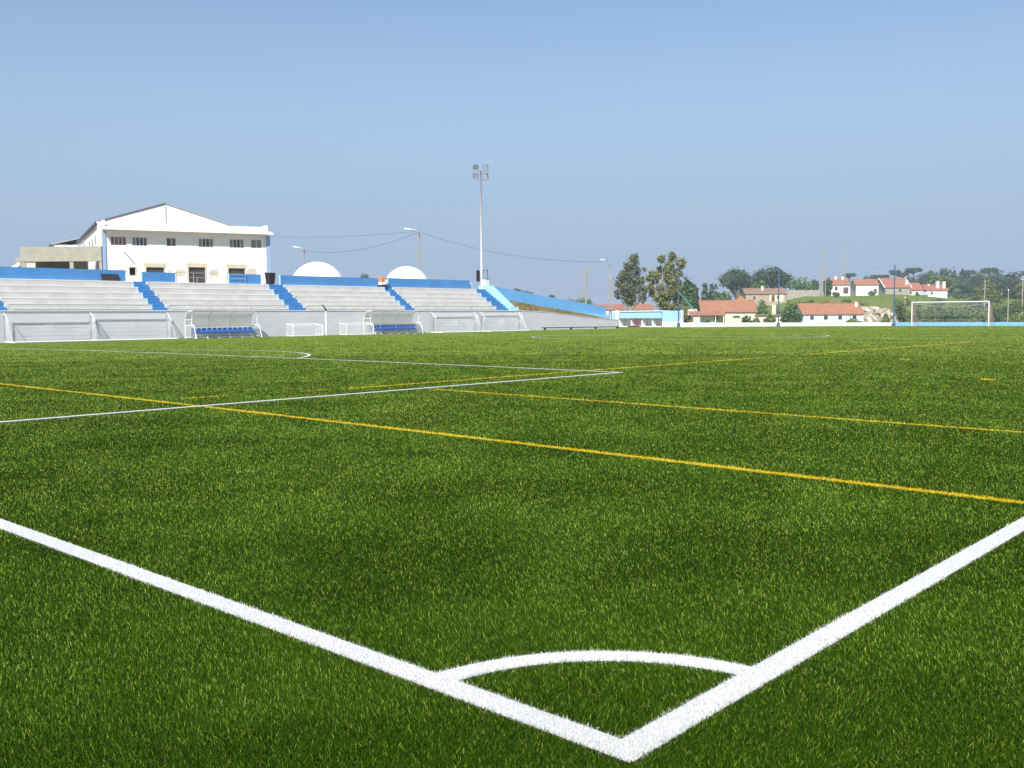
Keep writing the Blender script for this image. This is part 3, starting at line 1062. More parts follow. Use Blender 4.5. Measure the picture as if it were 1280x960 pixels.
# ------------------------------------------------------------------ floodlight mast and lamps
def mast():
    t = thing('floodlight_mast', 'tall white floodlight mast with four lamps at the stand end', 'floodlight', (74.05, 71.55, 4.2))
    H = 12.7
    MB().tube([(0, 0, 0), (0, 0, 6), (0, 0, H)], [.135, .105, .07], 14).build('shaft', mat('off white mast paint', (.52, .54, .56), .4, .08, 3), t, True)
    MB().box(-.3, .3, -.3, .3, 0, .05).build('base_plate', STEEL, t)
    a = YAW - PI / 2
    rot = Matrix.Rotation(a + .1, 4, 'Z')
    for k, z in enumerate((H - .95, H - .05)):
        b = MB()
        b.cbox((0, 0, z), (1.75, .09, .09), rot.to_3x3())
        arm = b.build('crossarm', mat('dull violet grey steel', (.22, .22, .32), .5, .1, 5), t)
        for s in (-1, 1):
            c = rot @ Vector((s * .52, 0, 0))
            l = MB()
            r3 = (rot @ Matrix.Rotation(-s * .35 + (.2 if k else -.1), 4, 'Z') @ Matrix.Rotation(.45, 4, 'X')).to_3x3()
            cen = Vector((c.x, c.y, z + .42))
            l.cbox(tuple(cen), (.56, .26, .5), r3)
            ho = l.build('lamp_housing', mat('grey lamp housing', (.14, .16, .16), .5, .15, 5), t, bevel=.03)
            g_ = MB()
            g_.cbox(tuple(cen + r3 @ Vector((0, -.136, 0))), (.48, .012, .42), r3)
            g_.build('lamp_glass', glass_mat('lamp glass', (.45, .5, .48)), ho)
            y = MB()
            y.tube([tuple(Vector((c.x, c.y, z + .04))), tuple(Vector((c.x, c.y, z + .2)))], .04, 6)
            y.build('yoke', STEEL, ho)
    MB().box(-.52, -.12, .12, .3, .95, 2.15).build('speaker', BLACK, t, bevel=.02)
    f = MB()
    x0, x1, z0, z1 = .32, 1.05, .9, 2.2
    f.tube([(x0, .1, z0), (x1, .1, z0), (x1, .1, z1), (x0, .1, z1), (x0, .1, z0)], .05, 6)
    f.tube([(.05, .1, 1.0), (x0, .1, 1.0)], .03, 6)
    f.tube([(.05, .1, 2.1), (x0, .1, 2.1)], .03, 6)
    f.build('bracket_frame', BLACK, t)
    b = thing('switch_cabinet', 'white electrical cabinet beside the foot of the floodlight mast', 'cabinet', (74.45, 71.3, 4.72))
    b.scale = (1, 1, .62)
    MB().box(-.32, .32, -.2, .2, .0, 1.12).build('body', WHITE2, b, bevel=.015)
    MB().box(-.28, .28, -.212, -.203, .08, 1.04).build('door', WHITE2, b)
    MB().box(-.36, .36, -.24, .24, 1.123, 1.19).build('cap', ROOFEDGE, b)


mast()


def lamp_post(label, loc, H, head=.9, azim=YAW + PI / 2, thick=.14, group='street lamps behind the stand'):
    t = thing('street_lamp', label, 'street lamp', loc, azim, group)
    MB().tube([(0, 0, -.5), (0, 0, H)], [thick, thick * .65], 10).build('pole', POLECONC, t)
    MB().tube([(0, 0, H - .35), (.3 * head, 0, H + .02), (head, 0, H + .12)], .045, 8).build('arm', STEEL, t)
    MB().cbox((head + .35, 0, H + .16), (.9, .32, .16), Matrix.Rotation(-.12, 3, 'Y')).build('lamp_head', WHITE2, t, bevel=.05)
    m = MB()
    m.cbox((0, 0, H - .5), (.08, 1.1, .1))
    m.build('cross_bar', GREYSTEEL, t)
    for y in (-.5, 0.02, .5):
        MB().lathe([(.0, -.43), (.05, -.43), (.07, -.36), (.05, -.3), (0, -.28)], (0, y, H), 8).build('insulator', mat('brown ceramic', (.2, .12, .09), .3), t)
    return t


p525 = at(526, 120)
lamp_post('concrete street lamp behind the right hand white dome', (*p525, 4.2), zat(525, 289, 120) - 4.2, 1.0)
p382 = at(383, 150)
lamp_post('small street lamp rising behind the left hand white dome', (*p382, 3.5), zat(382, 311, 150) - 3.5, .9)


def conc_lamp():
    t = thing('concrete_lamp_post', 'pierced concrete lamp post with curved arm at the blue wall end', 'street lamp', (96.95, 71.35, .8), YAW + PI / 2)
    H = 5.6
    for s in (-1, 1):
        MB().tube([(s * .17, 0, -.6), (s * .09, 0, H)], [.075, .06], 6).build('pole_flange', POLECONC, t)
    m = MB()
    for i in range(13):
        z = .1 + i * .44
        m.box(-.16, .16, -.05, .05, z, z + .12)
    m.build('rungs', POLECONC, t)
    MB().tube([(0, 0, H - .6), (0, 0, H + 1.0), (.06, 0, H + 1.5), (.3, 0, H + 1.85), (.75, 0, H + 1.95)], .055, 8).build('arm', GREYSTEEL, t, True)
    MB().cbox((.95, 0, H + 1.93), (.62, .26, .14)).build('lamp_head', WHITE2, t, bevel=.05)
    m = MB()
    m.tube([(.05 + .22 * math.cos(a), 0, H + 1.15 + .22 * math.sin(a)) for a in np.linspace(0, 2 * PI, 14)], .018, 5, False)
    m.build('cable_loop', BLACK, t)


conc_lamp()


def util_pole(label, loc, H, arms=2, thick=.16, m=None):
    t = thing('utility_pole', label, 'utility pole', loc, YAW - PI / 2, 'utility poles in the distance')
    MB().tube([(0, 0, -1), (0, 0, H)], [thick, thick * .6], 8).build('shaft', m or POLECONC, t)
    for k in range(arms):
        z = H - .25 - .9 * k
        a = MB().box(-.9, .9, -.08, .08, z, z + .16).build('crossarm', GREYSTEEL, t)
        for x in (-.8, -.35, .35, .8):
            MB().lathe([(0, .12), (.06, .12), (.08, .22), (.05, .32), (0, .33)], (x, 0, z), 6).build('insulator', mat('brown ceramic', (.2, .12, .09), .3), a)
    return t


px_, py_ = at(733, 165)
util_pole('grey concrete utility pole standing left of the curved lamp post', (px_, py_, -1), zat(733, 335, 165) + 1, 2, .22)
px_, py_ = at(725, 240)
util_pole('faint thin utility pole left of the grey concrete pole', (px_, py_, -1), zat(725, 362, 240) + 1, 1, .12)
px_, py_ = at(1027, 285)
util_pole('tall pole with crossarms left of the white hillside house', (px_, py_, 7), zat(1027, 311, 285) - 7, 2, .32)
px_, py_ = at(1031, 292)
util_pole('thin pale pole beside the tall crossarm pole', (px_, py_, 7), zat(1031, 335, 292) - 7, 1, .14)


def lattice():
    d = 360
    x, y = at(1053, d)
    H = zat(1053, 314, d) - 9
    t = thing('lattice_pylon', 'slim steel lattice pylon behind the white hillside house', 'pylon', (x, y, 9), YAW - PI / 2)
    m = MB()
    for sx in (-1, 1):
        for sy in (-1, 1):
            m.tube([(sx * .8, sy * .8, -1), (sx * .3, sy * .3, H)], .09, 4)
    for i in range(12):
        z0, z1 = H * i / 12, H * (i + 1) / 12
        w0, w1 = .8 - .5 * i / 12, .8 - .5 * (i + 1) / 12
        for sy in (-1, 1):
            m.tube([(-w0, sy * w0, z0), (w1, sy * w1, z1)], .05, 4)
            m.tube([(w0, sy * w0, z0), (-w1, sy * w1, z1)], .05, 4)
    m.build('tower', STEEL, t)
    a = MB()
    for z in (H - .5, H - 2.2, H - 4.5):
        a.box(-1.0, 1.0 + (1.5 if z < H - 4 else 0), -.08, .08, z, z + .18)
    a.build('crossarm', STEEL, t)


lattice()


def wire(a, b, sag, label, r=.018, n=24):
    a, b = Vector(a), Vector(b)
    pts = []
    for i in range(n + 1):
        u = i / n
        p = a.lerp(b, u)
        p.z -= sag * 4 * u * (1 - u)
        pts.append(p)
    o = MB().tube(pts, r, 4, False).build('overhead_wire', BLACK)
    tag(o, label, 'wire', 'overhead wires')


z525 = zat(525, 291, 120)
A = (*p525, z525)
wire(A, (*p382, zat(382, 314, 150)), 1.1, 'sagging wire between the two street lamps behind the domes', .016)
q = at(250, 190)
wire((*p525, z525 + .1), (*q, zat(250, 286, 190)), 1.2, 'upper wire running left from the dome street lamp to the clubhouse', .014)
wire(A, (*at(752, 103), zat(752, 328, 103)), .9, 'wire from the dome street lamp down to the curved lamp post', .014)


# ------------------------------------------------------------------ white domes
def dome(label, px, d, r, zc):
    x, y = at(px, d)
    t = thing('white_dome', label, 'dome', (x, y, zc), 0, 'white domes behind the blue wall')
    pr = [(r * 1.0, -.6)] + [(r * math.cos(a), r * math.sin(a)) for a in np.linspace(0, PI / 2, 20)]
    MB().lathe(pr, n=40).build('shell', WHITE, t, True)
    MB().lathe([(r + .002, -.6), (r + .12, -.6), (r + .12, .12), (r + .002, .2)], n=40).build('base_ring', WHITE, t, True)


dome('larger white dome showing above the blue wall left of the lamp', 399, 100, 2.8, 4.25)
dome('smaller white dome showing above the blue wall below the lamp', 510, 105, 2.5, 4.3)


# ------------------------------------------------------------------ clubhouse
def window(parent, x0, x1, z0, z1, y, panes, curtain, name='window'):
    """white framed window with vertical lights standing in the wall plane at y"""
    fr = MB()
    f = .06
    fr.box(x0 - .08, x1 + .12, y - .09, y + .02, z0 - .09, z0 - .002)
    fr.box(x0, x0 + f, y - .035, y + .02, z0, z1)
    fr.box(x1 - f, x1, y - .035, y + .02, z0, z1)
    fr.box(x0 + f, x1 - f, y - .035, y + .02, z1 - f, z1)
    fr.box(x0 + f, x1 - f, y - .035, y + .02, z0, z0 + f)
    w = (x1 - x0 - f) / panes
    for i in range(1, panes):
        c = x0 + f / 2 + w * i
        fr.box(c - f / 2, c + f / 2, y - .035, y + .02, z0 + f, z1 - f)
    o = fr.build(name, WHITE2, parent)
    for i in range(panes):
        c0 = x0 + f / 2 + w * i + f / 2
        c1 = x0 + f / 2 + w * (i + 1) - f / 2
        MB().box(c0, c1, y - .015, y + .015, z0 + f, z1 - f).build('pane', curtain[i % len(curtain)], o)
    return o


def clubhouse():
    B = thing('clubhouse', 'large white two storey clubhouse with gabled hall and blue corner pillars', 'building', (43.07, 93.42, 4.3), -.3592)
    L = 16.3
    # openings are real gaps in the front wall: build the wall as strips around them
    ops = [(2.36, 2.92, 1.5, 2.25), (3.95, 5.65, -.6, 2.3), (8.05, 9.7, -.6, 2.37), (12.05, 13.75, -.6, 2.33)]
    ups = [(.68, 2.16, 4.38, 5.3, 4), (2.68, 4.12, 4.38, 5.3, 4), (5.94, 6.9, 4.44, 5.32, 2), (9.08, 10.6, 4.44, 5.36, 4), (12.2, 13.72, 4.45, 5.38, 4), (14.42, 15.56, 4.48, 5.4, 2)]
    holes = ops + [u[:4] for u in ups]
    xs = sorted({0, L} | {h[0] for h in holes} | {h[1] for h in holes})
    w = MB()
    for a, b in zip(xs[:-1], xs[1:]):
        mid = (a + b) / 2
        hs = sorted([(h[2], h[3]) for h in holes if h[0] < mid < h[1]])
        z = -.6
        for h0, h1 in hs:
            if h0 > z:
                w.box(a, b, 0, .28, z, h0)
            z = h1
        w.box(a, b, 0, .28, z, 6.02)
    w.build('front_wall', WHITE, B)
    MB().box(-.0, .26, .283, 4.6, -.6, 6.9).build('side_wall', WHITE, B)
    MB().box(L - .26, L, .283, 4.6, -.6, 6.9).build('side_wall', WHITE, B)
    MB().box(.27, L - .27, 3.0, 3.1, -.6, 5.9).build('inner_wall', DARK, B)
    MB().box(.27, L - .27, .29, 2.99, -.6, -.02).build('floor', BEIGE, B)
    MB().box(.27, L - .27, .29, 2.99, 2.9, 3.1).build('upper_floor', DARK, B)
    MB().prism([(-1.1, 5.86), (-1.1, 6.0), (4.55, 7.12), (4.55, 6.98)], -.18, L + .25, 'x').build('skirt_roof', PALEROOF, B)
    MB().box(-.1, .22, -.14, -.003, -.6, 5.78).build('corner_pillar', PILLAR, B)
    MB().box(L - .3, L + .12, -.14, -.003, -.6, 5.78).build('corner_pillar', PILLAR, B)
    curt = [[CURTAIN] * 4, [CURTAIN2, PANE, PANE, CURTAIN], [PANE, CURTAIN], [CURTAIN2, PANE, PANE, CURTAIN2], [CURTAIN2, PANE, PANE, CURTAIN2], [CURTAIN2, CURTAIN2]]
    for u, c in zip(ups, curt):
        window(B, *u[:4], .12, u[4], c)
    # small ground window and doors with bare plaster lintels
    x0, x1, z0, z1 = ops[0]
    fr = MB()
    for bx in ((x0 - .1, x0, z0 - .1, z1 + .1), (x1, x1 + .1, z0 - .1, z1 + .1), (x0, x1, z0 - .1, z0), (x0, x1, z1, z1 + .1)):
        fr.box(bx[0], bx[1], -.03, -.002, bx[2], bx[3])
    fo = fr.build('window_surround', PATCH, B)
    for x0, x1, z0, z1 in ops[1:]:
        m = MB()
        m.box(x0 - .22, x1 + .22, -.012, -.002, z1 + .003, z1 + .42)
        m.box(x0 - .16, x0 - .003, -.010, -.002, 1.0, z1)
        m.box(x1 + .003, x1 + .16, -.010, -.002, 1.0, z1)
        m.build('lintel', PATCH, B)
        d = MB().box(x0 + .02, x1 - .02, .2, .26, -.55, z1 - .02).build('shutter_door', mat('dark shutter', (.05, .045, .04), .6, .3, 3, stretch=(.5, .5, 8)), B)
        MB().box((x0 + x1) / 2 - .03, (x0 + x1) / 2 + .03, .17, .198, .9, 1.3).build('handle', STEEL, d)
    rng = random.Random(4)
    for x0, x1, z0, z1 in [(1.15, 2.2, 1.6, 2.1), (6.0, 6.3, 1.7, 2.0), (6.7, 7.75, 1.45, 2.15), (10.05, 11.0, 1.45, 2.2), (13.9, 15.0, 1.7, 2.35)]:
        n = 14
        pts = []
        for i in range(n):
            a = 2 * PI * i / n
            sx, sz = math.cos(a), math.sin(a)
            k = (abs(sx) ** 4 + abs(sz) ** 4) ** -.25 * rng.uniform(.86, 1.04)
            pts.append(((x0 + x1) / 2 + (x1 - x0) / 2 * sx * k, (z0 + z1) / 2 + (z1 - z0) / 2 * sz * k))
        MB().prism(pts, -.008, -.002, 'y').build('plaster_patch', PATCH, B)
    rot = Matrix.Rotation(.9, 3, 'Y')
    MB().cbox((2.35, -.07, 3.25), (1.45, .12, .1), rot).build('drain_pipe', GREYSTEEL, B)
    MB().cbox((7.55, -.85, 5.95), (.3, .12, .12)).build('wall_lamp', GREYSTEEL, B)
    # gabled hall behind
    a0, a1, ap, za, zb, zc = -.1, 13.3, 6.65, 6.95, 7.15, 9.08
    gab = [(a0, -.6), (a1, -.6), (a1, 7.1), (ap, zc), (a0, 6.92)]
    MB().prism(gab, 4.61, 4.85, 'y').build('gable_wall', WHITE, B)
    MB().box(ap - .08, ap + .08, 4.585, 4.607, 6.9, 8.95).build('gable_joint', GREYSTEEL, B)
    MB().tube([(ap, 4.8, zc), (ap, 4.8, zc + .16)], .12, 8).build('ridge_cap', ROOFEDGE, B)
    for s, xa, zz in ((0, a0 - .2, 6.88), (1, a1 + .15, 7.08)):
        p = [(xa, zz), (ap, zc + .02), (ap, zc + .12), (xa, zz + .1)]
        MB().prism(p, 4.62, 31, 'y').build('hall_roof', GREYROOF, B)
    MB().prism([(a0 - .25, 6.94), (ap, zc + .10), (ap, zc + .24), (a0 - .25, 7.08)], 4.5, 4.615, 'y').build('verge_trim', ROOFEDGE, B)
    MB().prism([(a1 + .2, 7.12), (ap + .003, zc + .10), (ap + .003, zc + .2), (a1 + .2, 7.2)], 4.5, 4.615, 'y').build('verge_trim', GREYSTEEL, B)
    lw = MB().box(a0, a0 + .25, 4.852, 30.9, -.6, 6.86).build('hall_side_wall', WHITE, B)
    MB().box(a1 - .25, a1, 4.852, 30.9, -.6, 6.95).build('hall_side_wall', WHITE, B)
    MB().box(a0 - .3, a0 - .18, 4.7, 31, 6.72, 6.96).build('gutter', ROOFEDGE, B)
    for y, h in ((7.0, .8), (11, .75), (14.5, .7), (18, .45), (22.5, .6), (25.5, 1.0)):
        MB().box(a0 - .03, a0 - .003, y, y + .55, 5.0, 5.0 + h).build('slit_window', PANE, B)
    MB().tube([(a0 - .12, 22, 3.5), (a0 - .12, 22, 6.6)], .06, 8).build('down_pipe', PILLAR, B)
    MB().box(a0 - .4, a0 - .01, 15.5, 17, 4.1, 5.0).build('air_unit', WHITE2, B)
    # wider wing across the far end of the hall
    MB().box(-3.0, 16, 31.05, 42, -.6, 6.45).build('rear_wing', WHITE, B)
    MB().prism([(-3.3, 6.42), (6.65, 9.0), (6.65, 9.12), (-3.3, 6.55)], 30.9, 42.2, 'y').build('rear_roof', GREYROOF, B)
    MB().prism([(16.3, 6.42), (6.65, 9.0), (6.65, 9.12), (16.3, 6.55)], 30.9, 42.2, 'y').build('rear_roof', GREYROOF, B)
    MB().box(-3.42, -3.3, 30.9, 42.2, 6.3, 6.56).build('gutter', ROOFEDGE, B)
    MB().box(-2.3, -1.8, 31.02, 31.048, 5.0, 6.0).build('window', PILLAR, B)
    MB().box(-3.03, -3.003, 33, 33.6, 5.0, 5.6).build('slit_window', PANE, B)
    # bare concrete annex in front of the hall's left side
    A = thing('concrete_annex', 'unpainted beige concrete annex with dark bays left of the clubhouse', 'annex', (*at(132, 97.4), 4.3), YAW - PI / 2)
    hw = 8.0
    def ax(y):
        return -.25 - y * .62
    roof = [(-hw, 0), (-.02, 0), (ax(6), 6), (-hw, 6)]
    MB().prism(roof, 4.0, 4.22, 'z').build('roof_slab', BEIGE, A)
    MB().box(-hw, -.02, -.05, .2, 2.82, 4.26).build('parapet_beam', BEIGE, A)
    for x0, x1 in ((-hw, -hw + .45), (-3.2, -2.85), (-.3, -.02)):
        MB().box(x0, x1, 0, .3, -.6, 2.815).build('column', BEIGE, A)
    MB().box(-hw + .452, -6.62, .08, .22, -.6, 2.815).build('infill_panel', mat('lighter beige panel', (.56, .53, .44), .9, .1, 2), A)
    MB().box(-hw, -hw + .2, .302, 5.8, -.6, 3.99).build('side_wall', BEIGE, A)
    MB().box(-hw + .21, ax(5.6) - .1, 5.5, 5.7, -.6, 3.99).build('rear_wall', BEIGE, A)
    MB().box(-hw, -.3, .31, 5.4, -.7, -.3).build('floor', BEIGE, A)
    MB().box(-9.0, -hw - .01, 1.0, 4.5, -.6, 3.3).build('stair_tower', BEIGE, A)
    st = thing('external_stair', 'sloping pale concrete stair beside the concrete annex', 'stair', (*at(30, 97.4), 4.3), YAW - PI / 2)
    for k, (dz, dy) in enumerate(((0, 0), (-.75, 1.3))):
        MB().prism([(0, 2.45 + dz), (0, 2.85 + dz), (-1.1, 2.2 + dz), (-1.35, 2.2 + dz), (-1.35, 1.95 + dz), (-1.1, 1.85 + dz)], dy, dy + .15, 'y').build('parapet', mat('pale stair concrete', (.66, .64, .57), .9, .1, 2), st)
        MB().prism([(0, 2.2 + dz), (0, 2.42 + dz), (-1.1, 1.8 + dz), (-1.1, 1.55 + dz)], dy + .152, dy + 1.1, 'y').build('flight', BEIGE, st)
    MB().box(-.35, -.1, .2, .5, -.6, 1.9).build('support', BEIGE, st)


clubhouse()


# ------------------------------------------------------------------ houses
def house(name, label, px, d, w, dep, z0, he, hr, wall, roof, wins=(), rot=0., chim=(), verge=None, over=.3, base=None, cat='house', group=None):
    x, y = at(px, d)
    t = thing(name, label, cat, (x, y, z0), YAW - PI / 2 + rot, group)
    gab = [(0, -1.2), (dep, -1.2), (dep, he), (dep / 2, hr - .12), (0, he)]
    MB().prism(gab, -w / 2, w / 2, 'x').build('wall', wall, t)
    th = .14
    sl = (hr - he) / (dep / 2)
    ro = MB()
    ro.prism([(-over, he - over * sl), (dep / 2, hr), (dep / 2, hr + th), (-over, he - over * sl + th)], -w / 2 - over, w / 2 + over, 'x')
    ro.prism([(dep + over, he - over * sl), (dep / 2 + .002, hr), (dep / 2 + .002, hr + th), (dep + over, he - over * sl + th)], -w / 2 - over, w / 2 + over, 'x')
    r = ro.build('roof', roof, t)
    MB().tube([(-w / 2 - over, dep / 2, hr + th), (w / 2 + over, dep / 2, hr + th)], .13, 6).build('ridge_tiles', roof, r)
    if verge:
        v = MB()
        for s in (-1, 1):
            xx = s * (w / 2 + over + .1)
            for q in (-1, 1):
                ya = dep / 2 + q * (dep / 2 + over)
                v.prism([(ya, he - over * sl - .05), (dep / 2, hr - .05), (dep / 2, hr + th + .12), (ya, he - over * sl + th + .12)], min(xx - .095, xx + .095), max(xx - .095, xx + .095), 'x')
        v.build('verge', verge, r)
    for (cx, cy, h, cw) in chim:
        zb = he + (hr - he) * (1 - abs(cy - dep / 2) / (dep / 2)) - .3
        m = MB()
        m.box(cx - cw / 2, cx + cw / 2, cy - cw / 2, cy + cw / 2, zb, hr + h)
        m.box(cx - cw / 2 - .08, cx + cw / 2 + .08, cy - cw / 2 - .08, cy + cw / 2 + .08, hr + h + .003, hr + h + .12)
        m.build('chimney', WHITE if cw < 1 else wall, r)
    for (wx, wz, ww, wh, kind) in wins:
        if kind == 'door':
            dd = MB().box(wx - ww / 2, wx + ww / 2, -.05, -.003, wz, wz + wh).build('door', mat('brown door', (.14, .08, .05), .6), t)
            continue
        f = MB()
        f.box(wx - ww / 2 - .08, wx + ww / 2 + .08, -.05, -.003, wz - .08, wz + wh + .08)
        fo = f.build('window', WHITE if kind != 'dark' else wall, t)
        MB().box(wx - ww / 2, wx + ww / 2, -.06, -.052, wz, wz + wh).build('pane', PANE, fo)
    return t


def zt(px, d):
    return terrain(*at(px, d))


# house A behind the white wall: main block, porch to the left, flat lean-to at the right
dA = 185
xs = dA / FPX
zA = zt(910, dA)
hA = house('tiled_house', 'cream bungalow with orange tiled roof and porch behind the white wall', 911, dA, 66 * xs, 6.5, zA, 3.1, 5.0, CREAM, TILE,
           wins=((-2.5, 1.6, 1.2, .8, 'w'), (1.4, 1.9, 1.3, .35, 'dark')), chim=(), rot=-.08)
MB().prism([(-2.3, 2.35), (0.3, 3.05), (.3, 3.17), (-2.3, 2.47)], -7.4, -.9, 'x').build('porch_roof', TILE, hA)
MB().box(-6.8, -5.7, -2.0, 3, -1, 2.3).build('porch_wall', CREAM, hA)
MB().box(-5.4, -2.9, -1.0, -.8, -1, 2.2).build('garage_door', WHITE, hA)
for xx in (-5.65, -2.7, -1.2):
    MB().tube([(xx, -1.95, -1), (xx, -1.95, 2.4)], .1, 8).build('porch_post', WHITE, hA)
MB().box(-7.4, -5.8, 1.0, 5, 2.4, 3.6).build('side_block', CREAM, hA)
lt = MB().box(5.0, 9.6, -.4, 4.5, -1, 2.25).build('lean_to', CREAM, hA)
MB().box(4.8, 9.9, -.7, 4.8, 2.255, 2.5).build('lean_to_roof', TILEOLD, hA)
MB().box(6.3, 7.6, -.44, -.405, .9, 1.7).build('window', PANE, hA)
MB().box(8.2, 8.9, 1.4, 2.0, 2.5, 4.3).build('chimney', CREAM, hA)
MB().add([(1.2, 2.6, 4.6), (4.2, 2.6, 4.6), (4.2, 5.6, 4.6), (1.2, 5.6, 4.6), (2.7, 4.1, 6.2)], [(0, 1, 4), (1, 2, 4), (2, 3, 4), (3, 0, 4), (3, 2, 1, 0)]).build('turret_roof', TILE, hA)

dB = 190
zB_ = zt(1041, dB)
house('long_house', 'pale blue bungalow with long orange tiled roof behind the white wall', 1041.5, dB, 76 * dB / FPX, 6.0, zB_, zat(1041, 392.3, dB) - zB_, zat(1041, 380, dB) - zB_, PALEWALL, TILE,
      wins=((-4.2, 1.3, .7, .75, 'dark'), (-1.5, 1.3, .75, .75, 'dark'), (1.3, 1.3, .75, .75, 'dark'), (4.1, 1.3, .75, .75, 'dark')), chim=((5.2, 2.2, .25, .5),), rot=.04, over=.25)

dC = 300
kC = dC / FPX
zC = zat(1067, 367, dC)
house('white_hill_house', 'white hillside cottage with two white chimneys and orange roof', 1050, dC, 24 * kC, 8, zC, 2.7, 4.4, WHITE, TILE,
      wins=((-1.4, 1.0, .9, 1.1, 'w'), (1.6, 0, 1.6, 1.9, 'door')), chim=((-.2, 4, .9, .6), (2.0, 4, .8, .7)), rot=.05)
house('white_barn', 'plain white hillside barn with orange roof beside the chimney cottage', 1083, dC + 2, 27 * kC, 8, zC, 2.7, 4.3, WHITE, TILE,
      wins=((2.4, 0, .9, 1.4, 'door'),), rot=-.12)
dD = 318
kD = dD / FPX
house('grey_cottage', 'grey walled hillside cottage with white edged red roof', 1121, dD, 31 * kD, 9, zat(1121, 367, dD), 2.0, 4.9, GREYSTONE, TILERED,
      wins=((.8, .6, .8, .8, 'dark'),), chim=((3.4, 1.5, -.8, .7),), verge=WHITE, rot=.03)
house('low_red_cottage', 'low cottage with worn red roof between two hillside houses', 1143, dD + 2, 20 * kD, 8, zat(1143, 370, dD), 2.0, 4.2, CREAM, TILERED,
      wins=((-1.6, .6, .8, .8, 'w'), (.5, .6, .8, .8, 'w')), rot=.03)
house('chimney_cottage', 'white cottage with two bulky white chimneys at the row end', 1170, dD + 4, 27 * kD, 7, zat(1170, 371, dD), 2.2, 3.9, WHITE, TILERED,
      wins=((-1.8, .8, .7, .8, 'w'),), chim=((-1.5, 3, .2, .5), (.8, 1.5, 1.2, .9), (2.9, 1.5, 1.0, .9)), rot=.06)
house('stone_shed', 'small stone shed with grey roof below the row of cottages', 1154, dD - 14, 9 * kD, 3, zat(1154, 374, dD - 14), 1.3, 2.0, STONE, GREYROOF, cat='shed')
dR = 278
kR = dR / FPX
zR = zat(957, 377, dR)
hr_ = house('stone_ruin', 'old stone farmhouse with faded tiled roof below the umbrella pines', 957, dR, 50 * kR, 7, zR, 2.2, 3.6, STONE, TILEOLD,
            wins=((-3.2, .7, .6, .8, 'dark'), (3.4, .8, .6, .8, 'dark'), (2.0, 0, .9, 1.8, 'door')), chim=((-.6, 2.5, .7, .6),), rot=-.05)
MB().box(1.0, 4.9, -.04, -.003, 0, 2.0).build('rendered_face', CREAM, hr_)

# garden wall of dry stone
x0, y0 = at(983, 288)
gw = MB()
rng = random.Random(9)
N = 26
pts = []
for i in range(N + 1):
    pts.append((9.8 * i / N, zat(983, 363, 288) + rng.uniform(-.12, .12) - terrain(x0, y0)))
gw.prism([(9.8, -1.5)] + list(reversed(pts)) + [(0, -1.5)], 0, .5, 'y')
o = gw.build('garden_wall', GREYSTONE)
o.location = (x0, y0, terrain(x0, y0))
o.rotation_euler = (0, 0, YAW - PI / 2)
tag(o, 'grey dry stone garden wall right of the old farmhouse', 'wall')

# roofs glimpsed between the trunks of the tall pair of trees
for i, (px, d, w, lab, wl, rf) in enumerate([(768, 250, 26, 'white cottage with red roof left of the tall loose trees', WHITE, TILERED),
                                             (803, 240, 28, 'white cottage with orange roof between the tall loose trees', WHITE, TILE),
                                             (738, 290, 24, 'distant pale house with tiled roof behind the blue wall end', CREAM, TILEOLD)]):
    z_ = zat(px, 394, d)
    house('distant_house', lab, px, d, w * d / FPX, 7, z_, zat(px, 387, d) - z_, zat(px, 381.5, d) - z_, wl, rf, wins=((-1, .6, .7, .7, 'dark'),))
dd = 235
xx, yy = at(833, dd)
t = thing('yellow_house', 'narrow pale yellow house behind the tall loose trees', 'house', (xx, yy, zat(833, 395, dd)), YAW - PI / 2)
MB().box(-.95, .95, 0, 3, -1, 2.8).build('wall', mat('pale yellow render', (.72, .64, .36), .85, .06, 1), t)
MB().add([(-1.1, -.2, 2.8), (1.1, -.2, 2.8), (1.1, 3.2, 2.8), (-1.1, 3.2, 2.8), (0, 1.5, 3.7)], [(0, 1, 4), (1, 2, 4), (2, 3, 4), (3, 0, 4), (3, 2, 1, 0)]).build('roof', TILE, t)
w_ = MB().box(-.4, .4, -.04, -.003, 1.2, 2.0).build('window', PANE, t)


# rock outcrop right of house B
def rock():
    d = 205
    x, y = at(1110, d)
    t = np.random.default_rng(2)
    nx, nz = 40, 14
    W, H = 66 * d / FPX, zat(1110, 380.5, d) + 1.4
    V, F = [], []
    for i in range(nx + 1):
        for j in range(nz + 1):
            u, v = i / nx, j / nz
            prof = (.72 + .28 * math.sin(PI * min(1, u * 1.25 + .08))) * (1 - .25 * max(0, u - .7) / .3)
            hh = H * prof * v
            dep = 4.5 * v ** 1.6 + .6 * math.sin(u * 21 + v * 4) + .5 * math.sin(u * 47 + v * 11) + .35 * t.normal() - 1.2 * math.sin(PI * u)
            V.append((W * (u - .5), dep, hh - .8 + .18 * t.normal()))
        V.append((W * (u - .5), 12, H * prof - .6))
    n = nz + 2
    for i in range(nx):
        for j in range(n - 1):
            F.append((i * n + j, (i + 1) * n + j, (i + 1) * n + j + 1, i * n + j + 1))
    o = MB().add(V, F).build('rock_outcrop', ROCK)
    o.location = (x, y, -1.0)
    o.rotation_euler = (0, 0, YAW - PI / 2)
    tag(o, 'pale cut rock face right of the long orange roof', 'rock')


rock()


